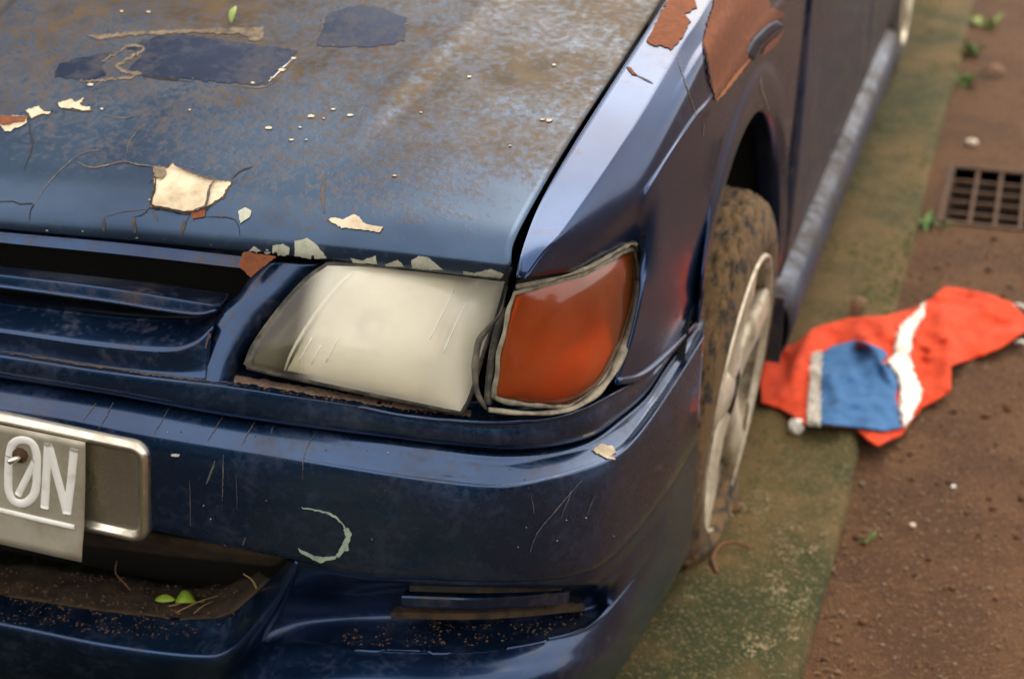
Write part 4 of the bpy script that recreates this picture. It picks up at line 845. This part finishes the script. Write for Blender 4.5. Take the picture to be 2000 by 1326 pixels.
# bumper scuffs
z7 = dict(sc=.412, org=(0, 780))
UB = Mesh(); UB.v = list(bm1.v); UB.f = list(bm1.f); nb_ = len(UB.v); UB.v += bm2.v; UB.f += [tuple(i+nb_ for i in q_) for q_ in bm2.f]; nb_ = len(UB.v); UB.v += bm3.v; UB.f += [tuple(i+nb_ for i in q_) for q_ in bm3.f]; AB = UB.bvh()
ribbon('scuff', [(1430, 512), (1530, 530), (1600, 562), (1635, 605), (1648, 650)], 4, AB, M['green'], bumper, jag=1.2, **z7)
decal('scuff', [(1630, 610), (1650, 605), (1668, 630), (1660, 665), (1650, 690), (1655, 712), (1635, 715), (1605, 750), (1595, 735), (1620, 690), (1640, 650)], AB, M['green'], bumper, jag=.8, step=6, **z7)
decal('scuff', [(1415, 700), (1440, 715), (1490, 738), (1540, 742), (1600, 738), (1590, 755), (1545, 762), (1520, 772), (1495, 760), (1450, 735), (1420, 720)], AB, M['green'], bumper, jag=.8, step=6, **z7)
decal('scuff', [(1155, 880), (1172, 868), (1195, 872), (1203, 884), (1190, 892), (1205, 898), (1185, 896), (1168, 888)], AB, M['primer'], bumper, jag=1.4, step=6)
for pts, wd in [([(540, 15), (470, 140)], 4), ([(455, 20), (385, 110)], 3), ([(800, 45), (730, 165)], 3), ([(1065, 70), (985, 195)], 4), ([(1215, 95), (1145, 215)], 4), ([(1300, 120), (1280, 170)], 3), ([(1505, 145), (1445, 250), (1435, 380)], 4), ([(1020, 290), (980, 400)], 8), ([(1060, 260), (1055, 480)], 5), ([(1120, 350), (1125, 520)], 3), ([(1060, 680), (1080, 700)], 5), ([(1165, 650), (1150, 690)], 6), ([(900, 380), (905, 600)], 3)]:
    ribbon('dirt_run', pts, wd*.5, AB, M['dust'], bumper, **z7)
for pts, wd in [([(1300, 380), (1180, 520), (1090, 630), (1055, 720)], 5), ([(1250, 440), (1200, 560)], 4), ([(1060, 440), (1075, 540)], 3), ([(1360, 450), (1320, 560)], 3)]:
    ribbon('scratch', pts, wd*.6, AB, M['dust'], bumper, sc=.412, org=(600, 780))
for i in range(60):
    x, y = rs.uniform(10, 1330), rs.uniform(830, 1130); a = rs.uniform(.6, 1.5)
    if not (x < 300 and y > 800): decal('fleck', [(x+a*math.cos(t)*rs.uniform(.8, 1.4), y+a*math.sin(t)) for t in np.linspace(0, 5.4, 6)], BB, M['primer'] if i % 3 == 0 else M['dust'], bumper, jag=0, step=6)
decal('paint_chip', [(810, 260), (830, 255), (855, 258), (850, 270), (815, 268)], AB, M['pale'], bumper, jag=.5, step=5, **z7)
# rust corner on the grille and dirt lines along its edges
RBm = Mesh(); 
decal('rust_patch', [(1360, 262), (1545, 290), (1400, 405), (1335, 345)], BVHTree.FromPolygons([Vector(v) for v in [sheet(440, 480, -.018, -.55), sheet(560, 480, -.018, -.55), sheet(560, 560, -.018, -.55), sheet(440, 560, -.018, -.55)]], [(0, 1, 2, 3)]), M['rust'], grille, jag=1, step=7, sc=.35, org=(0, 400), thick=.004)
def specks(name, n, poly, bvh, m, parent, smin=.0006, smax=.0022, seed=5, label=None):
    rs = random.Random(seed); v = []; fc = []; x0, x1 = min(p[0] for p in poly), max(p[0] for p in poly); y0, y1 = min(p[1] for p in poly), max(p[1] for p in poly); cnt = 0
    for _ in range(n*6):
        if cnt >= n: break
        x, y = rs.uniform(x0, x1), rs.uniform(y0, y1); c = False
        for i in range(len(poly)):
            xa, ya = poly[i]; xb, yb_ = poly[i-1]
            if (ya > y) != (yb_ > y) and x < (xb-xa)*(y-ya)/(yb_-ya)+xa: c = not c
        if not c or noise.noise(Vector((x*.03, y*.05, seed))) < -.15: continue
        q = cast(x, y, bvh, .0004)
        if q is None: continue
        s = smin+(smax-smin)*rs.random()**3; b = len(v); cnt += 1
        for p in ((1, 0, 0), (-.6, .8, 0), (-.5, -.9, 0), (0, 0, .8)): v.append(tuple(q+np.array(p)*s*rs.uniform(.6, 1.3)))
        fc += [(b, b+1, b+3), (b+1, b+2, b+3), (b+2, b, b+3), (b, b+2, b+1)]
    if v: o = link(name, v, fc, m, parent, smooth=False); o['kind'] = 'stuff'; return o
M['crumb'] = mat('dirt_crumb', (.11, .062, .03), .9, col2=(.04, .025, .015), nscale=300)
specks('dirt_crumbs', 420, [(640, 1245), (760, 1210), (1140, 1195), (1110, 1235), (900, 1262), (700, 1262)], LB, M['crumb'], lowr, .0005, .002)
specks('dirt_crumbs', 480, [(0, 1100), (330, 1140), (500, 1120), (520, 1130), (440, 1225), (330, 1250), (0, 1215)], AB, M['crumb'], lipo, .0005, .002, 8)
specks('dirt_crumbs', 480, [(0, 1090), (330, 1135), (480, 1130), (440, 1200), (330, 1205), (0, 1165)], DB, M['crumb'], lipo, .0006, .0028, 9)
specks('dirt_crumbs', 260, [(455, 734), (700, 772), (930, 804), (930, 820), (700, 792), (455, 755)], SB, M['crumb'], strip, .0005, .0018, 10)
ribbon('dirt_line', [(458, 740), (600, 763), (760, 789), (920, 808)], 13, SB, mat('dried_mud', (.19, .125, .085), .95, col2=(.11, .07, .05), nscale=120), strip, jag=.5, taper=False)
for pts, wd in [([(0, 688), (196, 717), (330, 736), (452, 749)], 5), ([(350, 575), (420, 595), (432, 600)], 5), ([(415, 640), (400, 680)], 6)]: ribbon('dirt_line', pts, wd, SB if pts[0][1] > 680 else WB, M['stain'], strip if pts[0][1] > 680 else grille, jag=1.5)
ribbon('dirt_line', [(0, 736), (224, 771), (441, 810), (700, 847), (840, 864), (1000, 879), (1140, 858), (1212, 812), (1264, 767)], 4.5, AB, M['stain'], bumper, jag=1.2, taper=False)

# ================================================================== loose things
def leaf(name, base, tip, wid, up, m, label, cat, arch_=.3, group=None):
    a, b = Vector(base), Vector(tip); d = b-a; L = d.length; u = Vector(up).normalized(); s = d.cross(u).normalized(); V = []; Fc = []; n = 9
    for i in range(n):
        t = i/(n-1); c = a+d*t+u*(arch_*L*math.sin(math.pi*t)*.5); w_ = wid*math.sin(math.pi*min(1, t*.93+.04))**.8
        V += [c-s*w_+u*.25*w_, c, c+s*w_+u*.25*w_]
    for i in range(n-1):
        for j in range(2): Fc.append((i*3+j, i*3+j+1, (i+1)*3+j+1, (i+1)*3+j))
    V = [v-a for v in V]; o = link(name, V, Fc, m, solid=.0005, offset=0); o.location = a; tag(o, label, cat, group); return o
def onbvh(px, py, b, l=.002): q = cast(px, py, b, l); return q
a = onbvh(303, 1178, DB, .004); b = onbvh(343, 1178, DB, .004); 
if a is not None: leaf('leaf', a, b, .0045, (0, -.5, .85), M['leafg'], 'narrow yellow green leaf lying flat on the bumper ledge dirt', 'leaf', .25)
a = onbvh(342, 1180, DB, .003); b = onbvh(384, 1181, DB, .003)
if a is not None: leaf('leaf', a, b, .008, (0, -.35, .93), M['leafg'], 'broader domed bright green leaf on the bumper ledge', 'leaf', .75)
def twig(name, pts, r, m, label, cat='twig'):
    P = cr(np.array(pts), 8); o = Mesh().tube(P-P[0], np.linspace(r, r*.5, len(P)), 7).obj(name, m); o.location = P[0]; tag(o, label, cat); return o
tw = [onbvh(*p, DB, l) for p, l in (((500, 1155), .003), ((492, 1138), .015), ((474, 1120), .025))]
twig('twig', [np.array(sheet(503, 1152, -.05)), np.array(sheet(493, 1133, -.05)), np.array(sheet(475, 1120, -.052))], .0014, M['straw'], 'straw coloured twig leaning at the right end of the bumper intake')
twig('twig', [np.array(sheet(255, 1152, -.07)), np.array(sheet(240, 1135, -.07)), np.array(sheet(226, 1118, -.075)), np.array(sheet(228, 1095, -.08))], .0011, M['deadleaf'], 'thin dark stem standing in the bumper intake under the plate tray')
for k, (p, q_) in enumerate((((345, 1200), (430, 1168)), ((380, 1202), (420, 1180)), ((330, 1188), (400, 1182)))):
    a, b = onbvh(*p, DB, .003), onbvh(*q_, DB, .004)
    if a is not None and b is not None: twig('straw', [a, (a+b)/2+np.array([0, 0, .002]), b], .0007, M['straw'], ('longest dry straw', 'short dry straw', 'flat dry straw')[k]+' under the green leaves on the bumper ledge', 'straw')
a = cast(452, 50, HB, .002); b = cast(464, 32, HB, .012)
leaf('leaf', a, b, .004, (0, -.6, .7), M['palew'], 'tiny pale leaf stuck on the grimy bonnet above the long peeled strip', 'leaf')

# cloth on the ground
CO = [(1485, 725), (1500, 695), (1560, 665), (1590, 640), (1660, 620), (1735, 615), (1790, 600), (1822, 580), (1845, 560), (1870, 562), (1930, 573), (1975, 590), (2000, 615), (2012, 640), (1960, 675), (1900, 700), (1858, 715), (1857, 765), (1800, 795), (1760, 850), (1715, 870), (1690, 855), (1670, 835), (1600, 827), (1570, 828), (1530, 800), (1487, 785)]
cloth = bpy.data.objects.new('cloth', None); C.objects.link(cloth); c0 = onz(1700, 740, RZ); cloth.location = c0
tag(cloth, 'crumpled red felt cloth with blue patch and white fluffy trim beside the wheel', 'cloth')
CLF = [(onz(*a_, KZ)[:2], onz(*b_, KZ)[:2], h_, w_) for a_, b_, h_, w_ in (((1678, 672), (1735, 760), .022, .013), ((1660, 700), (1690, 770), -.010, .012), ((1590, 650), (1535, 790), .014, .016), ((1840, 575), (1850, 760), .016, .02), ((1640, 830), (1610, 720), .008, .012), ((1760, 640), (1830, 700), .012, .012))]
def clothz(x, y):
    g = KZ+.004 if x < KX else max(RZ+.004, KZ+.004-(x-KX)*.35)
    p = Vector((x*11, y*6, 1.7)); f1 = abs(noise.noise(p)); f2 = noise.noise(Vector((x*26, y*15, 4)))
    fold = 0.0
    for A_, B_, h_, w_ in CLF:
        d_ = B_-A_; t_ = min(1, max(0, ((x-A_[0])*d_[0]+(y-A_[1])*d_[1])/(d_[0]**2+d_[1]**2))); q_ = math.hypot(x-A_[0]-d_[0]*t_, y-A_[1]-d_[1]*t_); fold += h_*math.exp(-(q_/w_)**2)*math.sin(math.pi*min(.97, max(.03, t_)))**.5
    f3 = noise.noise(Vector((x*60, y*40, 9)))
    return g+.006+.020*f1+.011*f2+.0028*f3+fold
def drape(name, poly, m, lift, jag=.5, step=9, thick=.003, rag=0):
    """cloth piece: outline on the ground carried up on to the folds"""
    rs = random.Random(11); P = []
    for i in range(len(poly)):
        a, b = poly[i], poly[(i+1) % len(poly)]; L = math.hypot(b[0]-a[0], b[1]-a[1]); k = max(1, int(L/6))
        for j in range(k): t = j/k; P.append((a[0]+(b[0]-a[0])*t+rs.uniform(-jag, jag), a[1]+(b[1]-a[1])*t+rs.uniform(-jag, jag)))
    I = []; xs = [p[0] for p in P]; ys = [p[1] for p in P]
    def ins(x, y):
        c = False
        for i in range(len(P)):
            x1, y1 = P[i]; x2, y2 = P[i-1]
            if (y1 > y) != (y2 > y) and x < (x2-x1)*(y-y1)/(y2-y1)+x1: c = not c
        return c
    for x in np.arange(min(xs)+3, max(xs), step):
        for y in np.arange(min(ys)+3, max(ys), step*.75):
            if ins(x, y): I.append((x, y))
    r = delaunay_2d_cdt([Vector(p) for p in P+I], [], [list(range(len(P)))], 2, 1e-4); V = []
    for p in r[0]:
        q = onz(p.x, p.y, .06)
        for _ in range(4): q = onz(p.x, p.y, clothz(q[0], q[1])+lift)
        V.append(q-c0)
    Fc = [tuple(f)[::-1] for f in r[2]]; a, b, c = (V[i] for i in Fc[0])
    if np.cross(b-a, c-a)[2] < 0: Fc = [f[::-1] for f in Fc]
    return link(name, V, Fc, m, cloth, solid=thick)
drape('felt', CO, M['red'], 0, step=7)
drape('blue_patch', [(1605, 690), (1625, 675), (1665, 665), (1690, 668), (1725, 682), (1735, 695), (1722, 706), (1745, 722), (1755, 745), (1750, 775), (1760, 835), (1730, 841), (1680, 834), (1602, 826)], M['bluefelt'], .006, step=6)
TR = [(1788, 614), (1806, 592), (1798, 630), (1778, 665), (1774, 700), (1782, 735), (1800, 765), (1796, 785), (1766, 836), (1757, 800), (1759, 755), (1750, 728), (1732, 710), (1748, 692), (1750, 655), (1764, 630)]
TL = [(1588, 690), (1604, 687), (1600, 740), (1600, 826), (1578, 826), (1582, 760)]
t1 = drape('trim', TR, M['fluff'], .006, jag=3, step=6, thick=.006); t2 = drape('trim', TL, M['fluff'], .006, jag=3, step=6, thick=.006)
def tufts(poly, n, parent, lift, s=.006):
    rs = random.Random(21); v = []; fc = []; x0, x1 = min(p[0] for p in poly), max(p[0] for p in poly); y0, y1 = min(p[1] for p in poly), max(p[1] for p in poly)
    for _ in range(n):
        x, y = rs.uniform(x0-2, x1+2), rs.uniform(y0-2, y1+2); c = False
        for i in range(len(poly)):
            xa, ya = poly[i]; xb, yb_ = poly[i-1]
            if (ya > y) != (yb_ > y) and x < (xb-xa)*(y-ya)/(yb_-ya)+xa: c = not c
        if not c: continue
        q = onz(x, y, .06)
        for _ in range(3): q = onz(x, y, clothz(q[0], q[1])+lift)
        q = q-c0
        d = np.array([rs.gauss(0, 1), rs.gauss(0, 1), abs(rs.gauss(0, .8))]); d *= s*rs.uniform(.6, 1.5)/np.linalg.norm(d); e = np.cross(d, [rs.random(), rs.random(), 1]); e *= .0012/(np.linalg.norm(e)+1e-9); b = len(v)
        v += [tuple(q-e), tuple(q+e), tuple(q+d*.6+e*.8), tuple(q+d), ]; fc += [(b, b+1, b+2), (b, b+2, b+3)]
    o = link('fluff', v, fc, M['fluff'], parent, smooth=False); o['kind'] = 'stuff'
tufts(TR, 5000, t1, .008); tufts(TL, 3000, t2, .008)
pp = onz(1556, 832, KZ+.012)-c0; V = []; Fc = []; bmx = bmesh.new(); bmesh.ops.create_icosphere(bmx, subdivisions=4, radius=.013)
for v in bmx.verts: v.co *= 1+.22*noise.noise(v.co*140)+.15*noise.noise(v.co*320); v.co += Vector(pp)
mp_ = bpy.data.meshes.new('pompom'); bmx.to_mesh(mp_); bmx.free(); mp_.materials.append(M['fluff']); po_ = bpy.data.objects.new('pompom', mp_); C.objects.link(po_); po_.parent = cloth
for dpx in ((1990, 600), (1995, 672)):
    q = onz(*dpx, RZ+.012)-c0; Mesh().tube([q+np.array([-.01, .004, 0]), q+np.array([0, .002, .004]), q+np.array([.012, -.004, .002]), q+np.array([.022, -.012, 0])], .0035, 7).obj('cord', M['fluff'], cloth)

# weeds, litter and stones
def weed(px, py, n, size, m, label, z=RZ):
    b = onz(px, py, z); e = bpy.data.objects.new('weed', None); C.objects.link(e); e.location = b; tag(e, label, 'weed', 'small weeds along the concrete edge')
    rs = random.Random(int(px))
    for k in range(n):
        a = rs.uniform(0, 6.28); L = size*rs.uniform(.5, 1.1); d = Vector((math.cos(a), math.sin(a), rs.uniform(.25, 1.1))); d = d.normalized()*L; st = Vector((rs.gauss(0, size*.25), rs.gauss(0, size*.4), 0)); s = d.cross(Vector((0, 0, 1))).normalized()*L*.22; V = [st-s*.2, st+s*.2, st+d*.5+s, st+d, st+d*.5-s]; V[2].z += L*.1; V[4].z += L*.1
        link('leaf', V, [(0, 1, 2, 3, 4)], m, e, smooth=False)
weed(1928, 52, 16, .05, M['palew'], 'pale green weed on the far asphalt at the top edge')
weed(1893, 110, 14, .05, M['weed'], 'dark green weed at the concrete edge nearest the rear wheel'); weed(1880, 165, 14, .045, M['weed'], 'low weed on the concrete edge between rear wheel and drain')
weed(1805, 442, 18, .035, M['weed'], 'leafy green weed at the left corner of the drain grate'); weed(1848, 442, 8, .022, M['weed'], 'small sprig touching the drain grate frame'); weed(1690, 1056, 7, .016, M['weed'], 'tiny green sprig alone on the asphalt below the cloth')
def stone(name, px, py, r, m, label, z=RZ, cat='stone'):
    q = onz(px, py, z); bmx = bmesh.new(); bmesh.ops.create_icosphere(bmx, subdivisions=3, radius=r)
    for v in bmx.verts: v.co *= 1+.35*noise.noise(v.co*(.9/r)+Vector((px, py, 0))); v.co.z *= .7; v.co.z += r*.45
    me = bpy.data.meshes.new(name); bmx.to_mesh(me); bmx.free(); me.materials.append(m); o = bpy.data.objects.new(name, me); C.objects.link(o); o.location = q; tag(o, label, cat); return o
stone('stone', 1898, 284, .014, M['stone'], 'rounded cream stone on the asphalt above the drain grate')
stone('stone', 1782, 1028, .005, M['stone'], 'small pale stone on the asphalt right of the kerb below the cloth'); stone('stone', 1862, 952, .004, M['white'], 'tiny white stone on the asphalt below the cloth')
stone('stone', 1683, 948, .005, M['tan'], 'small tan stone close to the concrete edge below the cloth'); stone('stone', 1972, 560, .006, M['tan'], 'orange tan pebble above the right end of the cloth')
a = onz(1915, 140, RZ+.006); b = onz(1965, 148, RZ+.006); leaf('dead_leaf', a, b, .018, (0, 0, 1), M['deadleaf'], 'curled brown dead leaf on the far asphalt', 'leaf', .5)
a = onz(1665, 618, KZ+.006); b = onz(1692, 585, KZ+.01); leaf('dead_leaf', a, b, .012, (0, -.4, .9), M['deadleaf'], 'brown dead leaf just behind the red cloth', 'leaf', .5)
twig('bark_strip', [onz(1400, 1118, KZ+.002), onz(1392, 1090, KZ+.006), onz(1405, 1066, KZ+.011), onz(1435, 1058, KZ+.011), onz(1468, 1070, KZ+.004)], .0035, M['deadleaf'], 'curled brown strip lying by the front tyre', 'bark')
a = onz(1338, 1115, KZ+.004); b = onz(1378, 1086, KZ+.006); leaf('dead_leaf', a, b, .006, (0, 0, 1), M['deadleaf'], 'narrow brown leaf tucked below the bumper corner by the tyre', 'leaf', .3)
a = onz(1430, 1000, KZ+.003); b = onz(1452, 985, KZ+.004); leaf('dead_leaf', a, b, .007, (0, 0, 1), M['deadleaf'], 'small brown leaf on the concrete beside the wheel rim', 'leaf', .3)
# grass below the front of the car
v = []; fc = []; rs = random.Random(2)
for i in range(900):
    x = rs.uniform(-.5, .30); y = rs.uniform(-.95, -.3); L = rs.uniform(.02, .09); a = rs.uniform(0, 6.28); d = np.array([math.cos(a)*.5, math.sin(a)*.5, 1])*L; s = np.array([-math.sin(a), math.cos(a), 0])*.0016; p = np.array([x, y, -.02]); b = len(v)
    v += [p-s, p+s, p+d*.6+s*.7, p+d+d*np.array([.5, .5, -.2]), p+d*.6-s*.7]; fc += [(b, b+1, b+2, b+3, b+4)]
tag(link('grass', v, fc, M['grass'], smooth=False), 'sparse grass blades in the dark soil under the front bumper', None, kind='stuff')
# wood behind the car, seen mirrored in the bonnet
v = []; fc = []; rs = random.Random(9); npr = np.random.default_rng(4)
cl = []
for _ in range(330):        # unseen trees added in front to keep horizon glow off the bumper
    az = rs.uniform(75, 292); dist = rs.uniform(8, 12); zz = rs.uniform(.3, dist*math.tan(math.radians(13+4*math.sin(az*.2))))
    cl.append((.5+dist*math.sin(math.radians(az)), -.4+dist*math.cos(math.radians(az)), zz))
for _ in range(420):
    az = rs.uniform(-66, -13); dist = rs.uniform(8, 12); em = 50 if az < -34 else 50-(az+34)*1.8
    zz = rs.uniform(.5, dist*math.tan(math.radians(max(6, em))))
    cl.append((.5+dist*math.sin(math.radians(az)), -.4+dist*math.cos(math.radians(az)), zz))
for cx, cy, cz in cl:
    rr2 = rs.uniform(.8, 1.5)
    for _ in range(90):
        p = npr.normal(0, 1, 3); p *= rr2*rs.random()**.4/np.linalg.norm(p); p = p+np.array([cx, cy, cz]); a = npr.normal(0, 1, 3); a /= np.linalg.norm(a); b_ = np.cross(a, npr.normal(0, 1, 3)); b_ /= np.linalg.norm(b_); s = rs.uniform(.10, .24); b = len(v)
        v += [p-a*s, p+b_*s*.5, p+a*s, p-b_*s*.5]; fc.append((b, b+1, b+2, b+3))
nl = len(v)
tm_ = Mesh(); tm_.v = v; tm_.f = fc
for i in range(10):
    az = math.radians(-62+i*4.8); x = .5+10*math.sin(az); y = -.4+10*math.cos(az); tm_.tube([(x, y, -.1), (x+.1, y, 2), (x+rs.uniform(-.4, .4), y, 5)], [.22, .17, .06], 8)
tag(tm_.obj('trees', mat('tree_leaves', (.03, .05, .015), .8, col2=(.05, .075, .025), nscale=2), smooth=False), 'dark wood behind the car, mirrored in its paint, plus unseen trees added to darken the bumper', None, kind='stuff')
